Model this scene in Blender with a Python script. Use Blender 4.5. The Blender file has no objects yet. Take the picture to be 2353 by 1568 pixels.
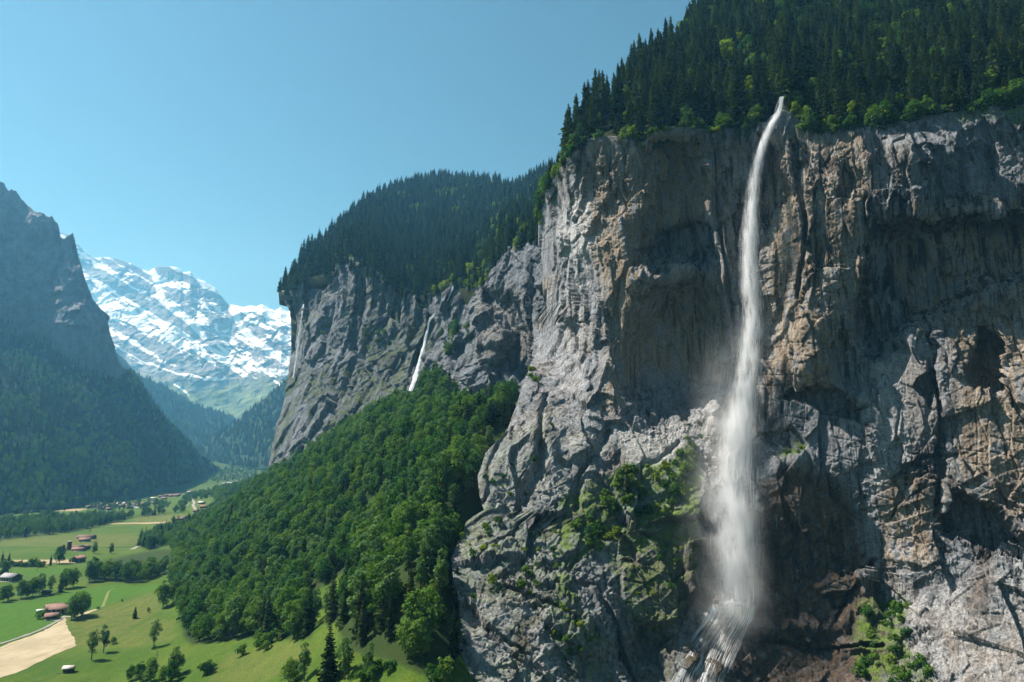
import bpy, math, random
import numpy as np
from mathutils import Vector, Matrix

random.seed(7)
RNG = np.random.default_rng(11)
R = math.radians
sc = bpy.context.scene
COL = sc.collection

# ------------------------------------------------------------------ camera
PITCH = R(9.5)
FPX = 683.0
K = 1024.0 / 2353.0          # survey sheet units -> pixels
CP, SP = math.cos(PITCH), math.sin(PITCH)

def ray(dx, dy):
    """direction (x, y, z) with the camera at the origin, looking along +Y, pitched up"""
    u = (np.asarray(dx, float) * K - 512.0) / FPX
    v = (341.0 - np.asarray(dy, float) * K) / FPX
    return u, CP - v * SP, v * CP + SP

def at(dx, dy, Y):
    a, b, c = ray(dx, dy)
    s = np.asarray(Y, float) / b
    return np.stack([a * s, b * s, c * s], -1)

def proj(P):
    """world -> survey sheet"""
    P = np.asarray(P, float)
    f = P[..., 1] * CP + P[..., 2] * SP
    f = np.maximum(f, 1e-3)
    up = -P[..., 1] * SP + P[..., 2] * CP
    return (P[..., 0] / f * FPX + 512.0) / K, (341.0 - up / f * FPX) / K

cam_d = bpy.data.cameras.new('camera')
cam_d.sensor_width = 36.0
cam_d.lens = 36.0 * FPX / 1024.0
cam_d.clip_start = 1.0
cam_d.clip_end = 60000.0
cam = bpy.data.objects.new('camera', cam_d)
cam.rotation_euler = (R(90) + PITCH, 0, 0)
COL.objects.link(cam)
sc.camera = cam

# ------------------------------------------------------------------ numeric helpers
def ss(a, b, x):
    t = np.clip((x - a) / (b - a), 0, 1)
    return t * t * (3 - 2 * t)

def _hash(ix, iy, iz, seed):
    h = (ix.astype(np.uint32) * np.uint32(374761393) + iy.astype(np.uint32) * np.uint32(668265263)
         + iz.astype(np.uint32) * np.uint32(2147483647) + np.uint32((seed * 974634777) & 0xffffffff))
    h = (h ^ (h >> np.uint32(13))) * np.uint32(1274126177)
    h = h ^ (h >> np.uint32(16))
    h = h * np.uint32(2246822519)
    return h ^ (h >> np.uint32(15))

def _h01(ix, iy, iz, seed):
    return _hash(ix, iy, iz, seed).astype(np.float64) / 4294967295.0

def gnoise(P, seed=0):
    """smooth value noise, -1..1"""
    P = np.asarray(P, float)
    i = np.floor(P).astype(np.int64)
    f = P - i
    f = f * f * f * (f * (f * 6 - 15) + 10)
    out = 0.0
    for a in (0, 1):
        wa = f[..., 0] if a else 1 - f[..., 0]
        for b in (0, 1):
            wb = f[..., 1] if b else 1 - f[..., 1]
            for c in (0, 1):
                wc = f[..., 2] if c else 1 - f[..., 2]
                out = out + wa * wb * wc * _h01(i[..., 0] + a, i[..., 1] + b, i[..., 2] + c, seed)
    return out * 2 - 1

ROT = np.array([[0.8, 0.6, 0], [-0.48, 0.64, 0.6], [0.36, -0.48, 0.8]])
def fbm(P, octv=5, seed=0, gain=0.5, lac=2.03):
    s, a, t = 0.0, 1.0, 0.0
    Q = np.asarray(P, float)
    for o in range(octv):
        s = s + a * gnoise(Q, seed + o * 17)
        t += a
        a *= gain
        Q = Q @ ROT.T * lac
    return s / t

def ridged(P, octv=5, seed=0, gain=0.5, lac=2.07):
    s, a, t = 0.0, 1.0, 0.0
    Q = np.asarray(P, float)
    for o in range(octv):
        n = 1 - np.abs(gnoise(Q, seed + o * 13)) * 1.6
        s = s + a * n
        t += a
        a *= gain
        Q = Q @ ROT.T * lac
    return s / t

def facet(P, seed=0, tilt=1.0):
    """broken rock: every cell has its own level and its own tilted plane; also returns the gap to the next cell"""
    P = np.asarray(P, float)
    base = np.floor(P).astype(np.int64)
    best = np.full(P.shape[:-1], 1e9)
    second = np.full(P.shape[:-1], 1e9)
    val = np.zeros(P.shape[:-1])
    for a in (-1, 0, 1):
        for b in (-1, 0, 1):
            for c in (-1, 0, 1):
                ix, iy, iz = base[..., 0] + a, base[..., 1] + b, base[..., 2] + c
                jx = _h01(ix, iy, iz, seed); jy = _h01(ix, iy, iz, seed + 1); jz = _h01(ix, iy, iz, seed + 2)
                dx, dy, dz = P[..., 0] - ix - jx, P[..., 1] - iy - jy, P[..., 2] - iz - jz
                d = dx * dx + dy * dy + dz * dz
                lv = _h01(ix, iy, iz, seed + 3) - 0.5
                gx = _h01(ix, iy, iz, seed + 4) - 0.5; gz = _h01(ix, iy, iz, seed + 5) - 0.5
                v = lv + tilt * (gx * dx + gz * dz) * 1.6
                closer = d < best
                second = np.where(closer, best, np.minimum(second, d))
                val = np.where(closer, v, val)
                best = np.where(closer, d, best)
    return val, np.sqrt(second) - np.sqrt(best)

class TPS:
    def __init__(self, xy, z, lam=0.0):
        self.c = np.asarray(xy, float); n = len(self.c)
        A = np.zeros((n + 3, n + 3))
        A[:n, :n] = self._k(self.c, self.c) + lam * np.eye(n)
        A[:n, n] = 1; A[:n, n + 1:] = self.c
        A[n, :n] = 1; A[n + 1:, :n] = self.c.T
        self.w = np.linalg.solve(A, np.concatenate([np.asarray(z, float), [0, 0, 0]]))
    @staticmethod
    def _k(a, b):
        d2 = ((a[:, None, :] - b[None, :, :]) ** 2).sum(-1)
        return np.where(d2 > 0, 0.5 * d2 * np.log(np.maximum(d2, 1e-12)), 0)
    def __call__(self, xy):
        xy = np.asarray(xy, float); sh = xy.shape[:-1]
        q = xy.reshape(-1, 2); out = np.empty(len(q)); n = len(self.c)
        for i in range(0, len(q), 40000):
            k = self._k(q[i:i + 40000], self.c)
            out[i:i + 40000] = k @ self.w[:n] + self.w[n] + q[i:i + 40000] @ self.w[n + 1:]
        return out.reshape(sh)

def poly_sd(px, py, poly):
    """signed distance to a polygon, positive inside"""
    poly = np.asarray(poly, float)
    px = np.asarray(px, float); py = np.asarray(py, float)
    d = np.full(px.shape, 1e18); ins = np.zeros(px.shape, bool)
    n = len(poly)
    for i in range(n):
        ax, ay = poly[i]; bx, by = poly[(i + 1) % n]
        ex, ey = bx - ax, by - ay
        t = np.clip(((px - ax) * ex + (py - ay) * ey) / (ex * ex + ey * ey + 1e-12), 0, 1)
        d = np.minimum(d, (px - ax - t * ex) ** 2 + (py - ay - t * ey) ** 2)
        if ay != by:
            c = ((ay > py) != (by > py)) & (px < (bx - ax) * (py - ay) / (by - ay) + ax)
            ins ^= c
    return np.where(ins, 1, -1) * np.sqrt(d)

def line_d(px, py, pts):
    d = np.full(np.shape(px), 1e18)
    for (ax, ay), (bx, by) in zip(pts[:-1], pts[1:]):
        ex, ey = bx - ax, by - ay
        t = np.clip(((px - ax) * ex + (py - ay) * ey) / (ex * ex + ey * ey + 1e-12), 0, 1)
        d = np.minimum(d, (px - ax - t * ex) ** 2 + (py - ay - t * ey) ** 2)
    return np.sqrt(d)

def interp(x, pts):
    p = np.asarray(pts, float)
    return np.interp(x, p[:, 0], p[:, 1])

# ------------------------------------------------------------------ scene helpers
def tag(o, label, cat=None, group=None, kind=None):
    o['label'] = label
    if cat: o['category'] = cat
    if group: o['group'] = group
    if kind: o['kind'] = kind
    return o

def mesh_np(name, verts, faces, smooth=False, attrs=None):
    """faces: (n,4) or (n,3) int array, or a list of such arrays"""
    if not isinstance(faces, (list, tuple)): faces = [faces]
    faces = [np.asarray(f, np.int32) for f in faces if len(f)]
    me = bpy.data.meshes.new(name)
    verts = np.ascontiguousarray(verts, np.float32)
    me.vertices.add(len(verts)); me.vertices.foreach_set('co', verts.ravel())
    nl = sum(f.size for f in faces); npoly = sum(len(f) for f in faces)
    me.loops.add(nl); me.polygons.add(npoly)
    me.loops.foreach_set('vertex_index', np.concatenate([f.ravel() for f in faces]))
    sizes = np.concatenate([np.full(len(f), f.shape[1]) for f in faces])
    starts = np.concatenate([[0], np.cumsum(sizes)[:-1]]).astype(np.int32)
    me.polygons.foreach_set('loop_start', starts)
    me.update(calc_edges=True)
    if attrs:
        for k, a in attrs.items():
            at_ = me.attributes.new(k, 'FLOAT', 'POINT')
            at_.data.foreach_set('value', np.ascontiguousarray(a, np.float32).ravel())
    if smooth:
        me.polygons.foreach_set('use_smooth', np.ones(npoly, bool))
    me.validate()
    return me

def put(name, me, mat=None, parent=None):
    o = bpy.data.objects.new(name, me)
    if mat is not None and not me.materials: me.materials.append(mat)
    COL.objects.link(o)
    if parent is not None: o.parent = parent
    return o

def grid_faces(nr, nc):
    i = np.arange(nr - 1)[:, None] * nc + np.arange(nc - 1)[None, :]
    return np.stack([i, i + 1, i + nc + 1, i + nc], -1).reshape(-1, 4)

def empty(name, loc=(0, 0, 0), rz=0.0):
    o = bpy.data.objects.new(name, None)
    o.location = loc; o.rotation_euler = (0, 0, rz)
    o.empty_display_size = 0.5
    COL.objects.link(o)
    return o

# ------------------------------------------------------------------ node helpers
class NT:
    def __init__(self, name):
        self.m = bpy.data.materials.new(name); self.m.use_nodes = True
        self.t = self.m.node_tree; self.t.nodes.clear()
        self.out = self.t.nodes.new('ShaderNodeOutputMaterial')
    def n(self, kind, **kw):
        nd = self.t.nodes.new(kind)
        for k, v in kw.items():
            setattr(nd, k, v)
        return nd
    def link(self, a, b): self.t.links.new(a, b)
    def val(self, sock, v):
        if hasattr(v, 'is_output') or isinstance(v, bpy.types.NodeSocket): self.link(v, sock)
        else: sock.default_value = v
    def math(self, op, a, b=0.0, clamp=False):
        nd = self.n('ShaderNodeMath', operation=op, use_clamp=clamp)
        self.val(nd.inputs[0], a); self.val(nd.inputs[1], b)
        return nd.outputs[0]
    def mix(self, fac, a, b, mode='MIX'):
        nd = self.n('ShaderNodeMix', data_type='RGBA', blend_type=mode)
        nd.clamp_factor = True
        self.val(nd.inputs[0], fac)
        for s, v in ((nd.inputs[6], a), (nd.inputs[7], b)):
            if isinstance(v, (tuple, list)): s.default_value = (*v[:3], 1)
            else: self.link(v, s)
        return nd.outputs[2]
    def attr(self, name):
        return self.n('ShaderNodeAttribute', attribute_name=name).outputs['Fac']
    def pos(self, scale=(1, 1, 1), kind='Position'):
        if kind == 'Position': src = self.n('ShaderNodeNewGeometry').outputs['Position']
        else: src = self.n('ShaderNodeTexCoord').outputs[kind]
        mp = self.n('ShaderNodeMapping'); mp.inputs['Scale'].default_value = scale
        self.link(src, mp.inputs['Vector'])
        return mp.outputs[0]
    def noise(self, vec, scale, detail=4, rough=0.55, dist=0.0):
        nd = self.n('ShaderNodeTexNoise')
        self.link(vec, nd.inputs['Vector'])
        nd.inputs['Scale'].default_value = scale; nd.inputs['Detail'].default_value = detail
        nd.inputs['Roughness'].default_value = rough; nd.inputs['Distortion'].default_value = dist
        return nd.outputs['Fac']
    def ramp(self, fac, stops):
        nd = self.n('ShaderNodeValToRGB'); self.link(fac, nd.inputs[0])
        e = nd.color_ramp.elements
        while len(e) > 1: e.remove(e[-1])
        for i, (p, c) in enumerate(stops):
            el = e[0] if i == 0 else e.new(p)
            el.position = p
            el.color = (c, c, c, 1) if isinstance(c, (int, float)) else (*c[:3], 1)
        return nd.outputs[0]
    def rng(self, v, a, b, c=0.0, d=1.0, smooth=True):
        nd = self.n('ShaderNodeMapRange'); nd.interpolation_type = 'SMOOTHSTEP' if smooth else 'LINEAR'
        self.link(v, nd.inputs[0])
        for i, x in enumerate((a, b, c, d)): nd.inputs[i + 1].default_value = x
        return nd.outputs[0]
    def bump(self, h, strength=0.5, dist=1.0, nrm=None):
        nd = self.n('ShaderNodeBump'); nd.inputs['Strength'].default_value = strength
        nd.inputs['Distance'].default_value = dist
        self.link(h, nd.inputs['Height'])
        if nrm is not None: self.link(nrm, nd.inputs['Normal'])
        return nd.outputs[0]
    def bsdf(self, color, rough=0.9, normal=None, spec=0.2):
        nd = self.n('ShaderNodeBsdfPrincipled')
        if isinstance(color, (tuple, list)): nd.inputs['Base Color'].default_value = (*color[:3], 1)
        else: self.link(color, nd.inputs['Base Color'])
        self.val(nd.inputs['Roughness'], rough)
        nd.inputs['Specular IOR Level'].default_value = spec
        if normal is not None: self.link(normal, nd.inputs['Normal'])
        self.link(nd.outputs[0], self.out.inputs['Surface'])
        return nd

def plain(name, col, rough=0.8, spec=0.2, vary=0.25, scale=0.6):
    t = NT(name)
    nz = t.noise(t.pos(kind='Object'), scale, 5, 0.6)
    c = t.mix(t.rng(nz, 0.3, 0.7), tuple(x * (1 - vary) for x in col), tuple(min(1, x * (1 + vary)) for x in col))
    t.bsdf(c, rough, None, spec)
    return t.m
# ------------------------------------------------------------------ daylight
SUN_H = np.array([-0.968, 0.25]); SUN_H /= np.linalg.norm(SUN_H)
SUN_EL = R(54)
SUN_DIR = Vector((SUN_H[0] * math.cos(SUN_EL), SUN_H[1] * math.cos(SUN_EL), math.sin(SUN_EL)))
w = bpy.data.worlds.new('World'); sc.world = w; w.use_nodes = True
wt = w.node_tree; wt.nodes.clear()
sky = wt.nodes.new('ShaderNodeTexSky'); sky.sky_type = 'NISHITA'; sky.sun_disc = False
sky.sun_elevation = SUN_EL
sky.sun_rotation = math.atan2(SUN_H[0], SUN_H[1])
sky.altitude = 900; sky.air_density = 1.0; sky.dust_density = 0.5; sky.ozone_density = 1.0
bg = wt.nodes.new('ShaderNodeBackground'); bg.inputs['Strength'].default_value = 0.05
wo = wt.nodes.new('ShaderNodeOutputWorld')
tint = wt.nodes.new('ShaderNodeMix'); tint.data_type = 'RGBA'; tint.blend_type = 'MULTIPLY'
tint.inputs[0].default_value = 1.0; tint.inputs[7].default_value = (0.60, 0.81, 0.71, 1)
wt.links.new(sky.outputs[0], tint.inputs[6]); wt.links.new(tint.outputs[2], bg.inputs[0])
wt.links.new(bg.outputs[0], wo.inputs[0])
sun_d = bpy.data.lights.new('sun', 'SUN'); sun_d.energy = 5.0; sun_d.angle = R(0.5); sun_d.color = (1.0, 0.97, 0.92)
sun = bpy.data.objects.new('sun', sun_d); sun.rotation_euler = SUN_DIR.to_track_quat('Z', 'Y').to_euler()
sun.location = SUN_DIR * 3000
COL.objects.link(sun)

# the air of the valley: one even box round everything
def build_haze():
    x0, x1, y0, y1, z0, z1 = -8500, 3000, -300, 9700, -420, 2700
    v = np.array([(x, y, z) for z in (z0, z1) for y in (y0, y1) for x in (x0, x1)], float)
    f = np.array([(0, 2, 3, 1), (4, 5, 7, 6), (0, 1, 5, 4), (1, 3, 7, 5), (3, 2, 6, 7), (2, 0, 4, 6)])
    t = NT('valley_air')
    pv = t.n('ShaderNodeVolumePrincipled')
    pv.inputs['Color'].default_value = (0.20, 0.60, 1.0, 1)
    pv.inputs['Absorption Color'].default_value = (1, 1, 1, 1)
    pv.inputs['Density'].default_value = HAZE
    pv.inputs['Anisotropy'].default_value = 0.35
    t.link(pv.outputs[0], t.out.inputs['Volume'])
    o = put('haze', mesh_np('haze', v, f), t.m)
    tag(o, 'thin blue summer haze filling the valley air', kind='stuff')
HAZE = 0.57e-4
build_haze()

sc.view_settings.view_transform = 'Standard'
sc.view_settings.look = 'None'
sc.view_settings.exposure = 1.22
sc.view_settings.gamma = 1.0
cy = sc.cycles
cy.use_denoising = True
try:
    cy.denoiser = 'OPENIMAGEDENOISE'; cy.denoising_input_passes = 'RGB_ALBEDO_NORMAL'
except Exception: pass
cy.max_bounces = 6; cy.diffuse_bounces = 3; cy.glossy_bounces = 2; cy.transmission_bounces = 3
cy.volume_bounces = 7; cy.transparent_max_bounces = 24
cy.use_adaptive_sampling = True; cy.adaptive_threshold = 0.012
cy.sample_clamp_indirect = 6.0
sc.render.use_persistent_data = False
# ------------------------------------------------------------------ the ground as one sheet
FLOOR = -130.0
def s_of(dx, dy, s):
    a, b, c = ray(dx, dy); return (a * s, b * s, c * s)
def flat(dx, dy, z=FLOOR):
    a, b, c = ray(dx, dy); s = z / c; return (a * s, b * s, z)

GP = [flat(x, y) for x, y in [(-200, 1540), (0, 1568), (150, 1545), (260, 1560), (0, 1450), (170, 1440), (260, 1400), (0, 1330), (160, 1260), (30, 1270),
                              (300, 1290), (320, 1200), (-200, 1260), (-200, 1180), (0, 1200), (200, 1180)]]
GP += [flat(330, 1160, -128), flat(420, 1130, -122), (-1900, 2600, -112), (-1000, 3500, -70), (-450, 3000, -70),
       (-1700, 3400, -60), (-1500, 4400, 0), (-300, 4200, 60), (-1000, 6000, 200), (-3500, 3500, -60), (-3000, 1500, -125), (-900, 500, -131), (-600, 200, -131),
       (-150, 120, -118), (60, 120, -100), (100, 200, -150), (200, 200, -160), (330, 330, -170), (120, 300, -165), (60, 260, -120), (200, 420, -150), (400, 400, -170)]
GP += [s_of(*q) for q in [(450, 1500, 410), (600, 1500, 375), (700, 1540, 320), (850, 1560, 275), (1050, 1560, 268), (1000, 1300, 335), (1080, 1100, 430),
                          (1160, 960, 525), (1150, 962, 640), (1060, 968, 700), (1000, 960, 610), (980, 898, 770), (850, 972, 820), (700, 1070, 870), (800, 1150, 570), (600, 1118, 985),
                          (620, 1250, 600), (500, 1200, 1010), (390, 1300, 790), (600, 1400, 470), (800, 1350, 400), (900, 1200, 470), (380, 1400, 560),
                          (480, 1420, 500), (1150, 1400, 385), (1300, 1300, 450), (1300, 1500, 405), (1500, 1400, 460), (1150, 1210, 455), (1200, 1568, 365), (1100, 1510, 345), (1300, 1000, 520), (1700, 1500, 480), (2300, 1500, 470)]]
# the foot of the long wall further up the valley
GP += [(-330, 1150, -20), (-420, 1500, -40), (-480, 1300, -88), (-560, 1900, -60), (-500, 1700, -30), (200, 700, 60), (0, 900, 130), (-250, 1100, 30)]
GP = np.array(GP)
def _uw(x, y):
    y = np.maximum(y, 60.0)
    return np.stack([x / y * 1.6, np.log(y) * 1.0], -1)
_g = TPS(_uw(GP[:, 0], GP[:, 1]), GP[:, 2], lam=0.002)
def ground(x, y, rough=True):
    x = np.asarray(x, float); y = np.asarray(y, float)
    z = _g(_uw(x, y))
    z = np.maximum(z, FLOOR - 6)
    z = FLOOR + np.where(z - FLOOR > 0, z - FLOOR, 0.25 * (z - FLOOR))
    if rough:
        P = np.stack([x, y, np.zeros_like(x)], -1)
        slope_amt = ss(FLOOR + 4, FLOOR + 40, z)
        z = z + fbm(P / 60, 4, 5) * (0.5 + 4.0 * slope_amt) * ss(150, 500, y) + fbm(P / 14, 3, 9) * (0.12 + 0.5 * slope_amt)
    return z

def hit(dx, dy):
    """where the line of sight through a survey point meets the ground"""
    a, b, c = (float(q) for q in ray(dx, dy))
    s = np.concatenate([np.arange(200, 1200, 2.0), np.arange(1200, 6000, 10.0)])
    z = ground(a * s, b * s)
    k = np.nonzero(c * s <= z)[0]
    i = k[0] if len(k) else len(s) - 1
    if 0 < i < len(s):
        d0 = c * s[i - 1] - z[i - 1]; d1 = c * s[i] - z[i]
        t = d0 / (d0 - d1) if d0 != d1 else 0
        si = s[i - 1] + (s[i] - s[i - 1]) * min(max(t, 0), 1)
    else: si = s[i]
    x, y = a * si, b * si
    return np.array([x, y, float(ground(np.array([x]), np.array([y]))[0])])

# crops of the survey -> survey sheet
def C2(x, y): return x * 0.3591, 1005.4 + y * 0.3591
def C3(x, y): return 344.7 + 0.3174 * x, 1091.6 + 0.3174 * y
def C4(x, y): return 574.5 + 0.4029 * x, 344.7 + 0.4029 * y
def C5(x, y): return 0.1758 * x, 1292.6 + 0.1758 * y
def C7(x, y): return 1034.1 + 0.4508 * x, 861.8 + 0.4508 * y
def C4b(x, y): return 0.1832 * x, 1091.6 + 0.1832 * y
def CV(f, pts): return [f(*p) for p in pts]

def build_ground():
    na, nr = 760, 560
    az = np.linspace(-1.25, 0.62, na)
    dep = np.linspace(0.0, 1.0, nr)
    Y = 1.0 / (1 / 9000.0 + (1 / 150.0 - 1 / 9000.0) * (1 - dep) ** 1.15)
    A, YY = np.meshgrid(az, Y)
    X = A * YY
    Z = ground(X, YY)
    P = np.stack([X, YY, Z], -1)
    dx, dy = proj(P)
    # mown and drier swards, by where they lie in the valley
    def soft(poly, w): return ss(-w, w, poly_sd(dx, dy, poly))
    dry = np.zeros_like(X)
    dry = np.maximum(dry, 0.75 * soft(CV(C5, [(860, 800), (1300, 620), (2050, 380), (2100, 600), (1700, 900), (1500, 1000), (1400, 1120), (1000, 1090), (960, 950)]), 10))
    dry = np.maximum(dry, 0.6 * soft(CV(C5, [(1500, 1000), (2000, 700), (2287, 760), (2287, 1000), (1900, 1080), (1600, 1150)]), 8))
    dry = np.maximum(dry, 0.55 * soft(CV(C3, [(480, 1400), (560, 1290), (780, 1250), (1050, 1200), (1180, 1250), (1150, 1350), (800, 1502), (380, 1502)]), 8))
    dry = np.maximum(dry, 0.75 * soft(CV(C2, [(0, 650), (200, 630), (480, 625), (860, 620), (900, 640), (860, 690), (0, 690)]), 3))
    dry = np.maximum(dry, 0.9 * soft(CV(C2, [(850, 520), (930, 492), (1080, 488), (1290, 500), (1270, 530), (1090, 540), (860, 540)]), 1.5))
    dry = np.maximum(dry, 0.7 * soft(CV(C2, [(360, 450), (520, 448), (560, 460), (500, 474), (350, 474)]), 1.5))
    dry = np.maximum(dry, 0.5 * soft(CV(C2, [(900, 340), (1000, 370), (1440, 310), (1500, 300), (1600, 250), (1600, 270), (1440, 335), (1000, 390), (860, 400)]), 2))
    lush = np.zeros_like(X)
    lush = np.maximum(lush, soft(CV(C5, [(-100, 540), (500, 500), (860, 380), (1450, 290), (1900, 310), (2050, 280), (2030, 360), (1700, 440), (1280, 610), (1120, 640), (850, 690), (740, 790), (640, 830), (0, 1060), (-100, 1080)]), 5))
    lush = np.maximum(lush, soft(CV(C5, [(0, 100), (900, 60), (900, 130), (0, 200)]), 4))
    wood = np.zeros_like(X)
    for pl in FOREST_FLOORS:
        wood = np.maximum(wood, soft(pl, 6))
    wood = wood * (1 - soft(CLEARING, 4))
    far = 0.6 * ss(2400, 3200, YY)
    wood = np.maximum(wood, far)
    me = mesh_np('ground', P.reshape(-1, 3), grid_faces(nr, na), True, {'dry': dry, 'lush': lush, 'wood': wood})
    t = NT('meadow')
    p = t.pos()
    big = t.noise(p, 0.02, 5, 0.55); mid = t.noise(p, 0.11, 5, 0.65); fine = t.noise(p, 0.9, 4, 0.7)
    c = t.mix(t.rng(big, 0.35, 0.65), (0.040, 0.084, 0.010), (0.064, 0.102, 0.014))
    c = t.mix(t.attr('lush'), c, (0.044, 0.106, 0.011))
    c = t.mix(t.math('MULTIPLY', t.attr('dry'), t.rng(mid, 0.25, 0.6)), c, (0.100, 0.108, 0.032))
    c = t.mix(t.rng(fine, 0.35, 0.75), c, t.mix(1.0, c, (0.48, 0.54, 0.48), 'MULTIPLY'))
    c = t.mix(t.rng(mid, 0.55, 0.8, 0, 0.5), c, (0.085, 0.1, 0.02))
    wv = t.n('ShaderNodeTexWave'); wv.inputs['Scale'].default_value = 0.055; wv.inputs['Distortion'].default_value = 6.0; wv.inputs['Detail'].default_value = 3.0; t.link(t.pos((0.5, 1.0, 0.0)), wv.inputs['Vector'])
    c = t.mix(t.rng(wv.outputs['Fac'], 0.55, 0.9, 0, 0.35), c, t.mix(1.0, c, (1.3, 1.18, 0.95), 'MULTIPLY'))
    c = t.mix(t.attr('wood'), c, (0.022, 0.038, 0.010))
    t.bsdf(c, 0.95, t.bump(t.math('ADD', t.math('MULTIPLY', mid, 1.2), t.math('MULTIPLY', fine, 0.35)), 0.7, 1.2), 0.08)
    o = put('ground', me, t.m)
    tag(o, 'green valley meadows rising to the wooded foot of the cliffs', kind='structure')

def drape_poly(name, poly, mat, lift, label, step=5.0, jitter=0.0):
    """a sheet laid on the ground inside a survey polygon"""
    pts = np.array([hit(*q)[:2] for q in poly])
    # denser outline
    out = []
    for i in range(len(pts)):
        a, b = pts[i], pts[(i + 1) % len(pts)]
        n = max(1, int(np.linalg.norm(b - a) / step))
        for k in range(n):
            q = a + (b - a) * k / n
            if jitter and k: q = q + RNG.normal(0, jitter, 2)
            out.append(q)
    import bmesh
    bm = bmesh.new()
    vs = [bm.verts.new((q[0], q[1], 0)) for q in out]
    f = bm.faces.new(vs)
    bmesh.ops.triangulate(bm, faces=[f])
    for _ in range(6):
        es = [e for e in bm.edges if e.calc_length() > step * 1.6]
        if not es: break
        bmesh.ops.subdivide_edges(bm, edges=es, cuts=1)
        bmesh.ops.triangulate(bm, faces=[q for q in bm.faces if len(q.verts) > 3])
    bm.normal_update()
    co = np.array([v.co[:2] for v in bm.verts])
    z = ground(co[:, 0], co[:, 1]) + lift
    for v, h in zip(bm.verts, z): v.co.z = h
    for q in bm.faces:
        if q.normal.z < 0: q.normal_flip()
    me = bpy.data.meshes.new(name); bm.to_mesh(me); bm.free()
    o = put(name, me, mat)
    tag(o, label, kind='structure')
    return o

def drape_line(name, pts, width, mat, lift, label):
    q = np.array([hit(*p)[:2] for p in pts])
    seg = [q[0]]
    for a, b in zip(q[:-1], q[1:]):
        n = max(1, int(np.linalg.norm(b - a) / 4.0))
        seg += [a + (b - a) * k / n for k in range(1, n + 1)]
    q = np.array(seg)
    for _ in range(2): q[1:-1] = (q[:-2] + 2 * q[1:-1] + q[2:]) / 4
    t = np.gradient(q, axis=0); t /= np.linalg.norm(t, axis=1)[:, None] + 1e-9
    nrm = np.stack([-t[:, 1], t[:, 0]], -1)
    wv = width * (1 + 0.15 * RNG.normal(size=len(q)))[:, None] / 2
    rows = np.stack([q + nrm * wv, q, q - nrm * wv], 1)
    z = ground(rows[..., 0], rows[..., 1]) + lift
    P = np.concatenate([rows, z[..., None]], -1)
    o = put(name, mesh_np(name, P.reshape(-1, 3), grid_faces(len(q), 3)), mat)
    tag(o, label, kind='structure')
    return o

FOREST_SLOPE = [(600, 1112), (640, 1095), (700, 1062), (760, 1000), (850, 965), (930, 938), (965, 915), (1005, 872), (1030, 880), (1060, 925), (1085, 945), (1100, 945),
                (1130, 925), (1190, 912), (1172, 975), (1115, 1045), (1100, 1120), (1110, 1180), (1060, 1230), (1040, 1300), (1050, 1400), (1056, 1480), (1043, 1536), (979, 1555), (903, 1520), (814, 1500), (795, 1486), (770, 1430),
                (725, 1434), (713, 1467), (643, 1470), (592, 1467), (548, 1467), (440, 1483), (420, 1462), (413, 1400), (388, 1330), (398, 1262), (440, 1225), (480, 1185), (497, 1168), (490, 1140), (520, 1125)]
GROVE = [(201, 1344), (251, 1332), (309, 1342), (391, 1316), (400, 1262), (360, 1262), (300, 1275), (215, 1295)]
VALLEY_WOOD = CV(C2, [(-80, 560), (100, 545), (300, 515), (420, 528), (560, 525), (700, 518), (860, 508), (1000, 498), (1110, 484), (1140, 482), (1080, 484), (920, 492), (700, 552), (480, 600), (150, 640), (-80, 665)])
STRIP = CV(C2, [(870, 690), (950, 640), (1050, 600), (1200, 560), (1300, 510), (1400, 470), (1390, 400), (1430, 380), (1600, 300), (1640, 340), (1500, 500), (1300, 600), (1100, 680), (950, 720)])
FOREST_FLOORS = [FOREST_SLOPE, GROVE, VALLEY_WOOD, STRIP]
CLEARING = CV(C3, [(1150, 1000), (1130, 900), (1260, 800), (1400, 710), (1500, 680), (1480, 760), (1400, 850), (1330, 960), (1240, 1060), (1160, 1080)])
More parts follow.
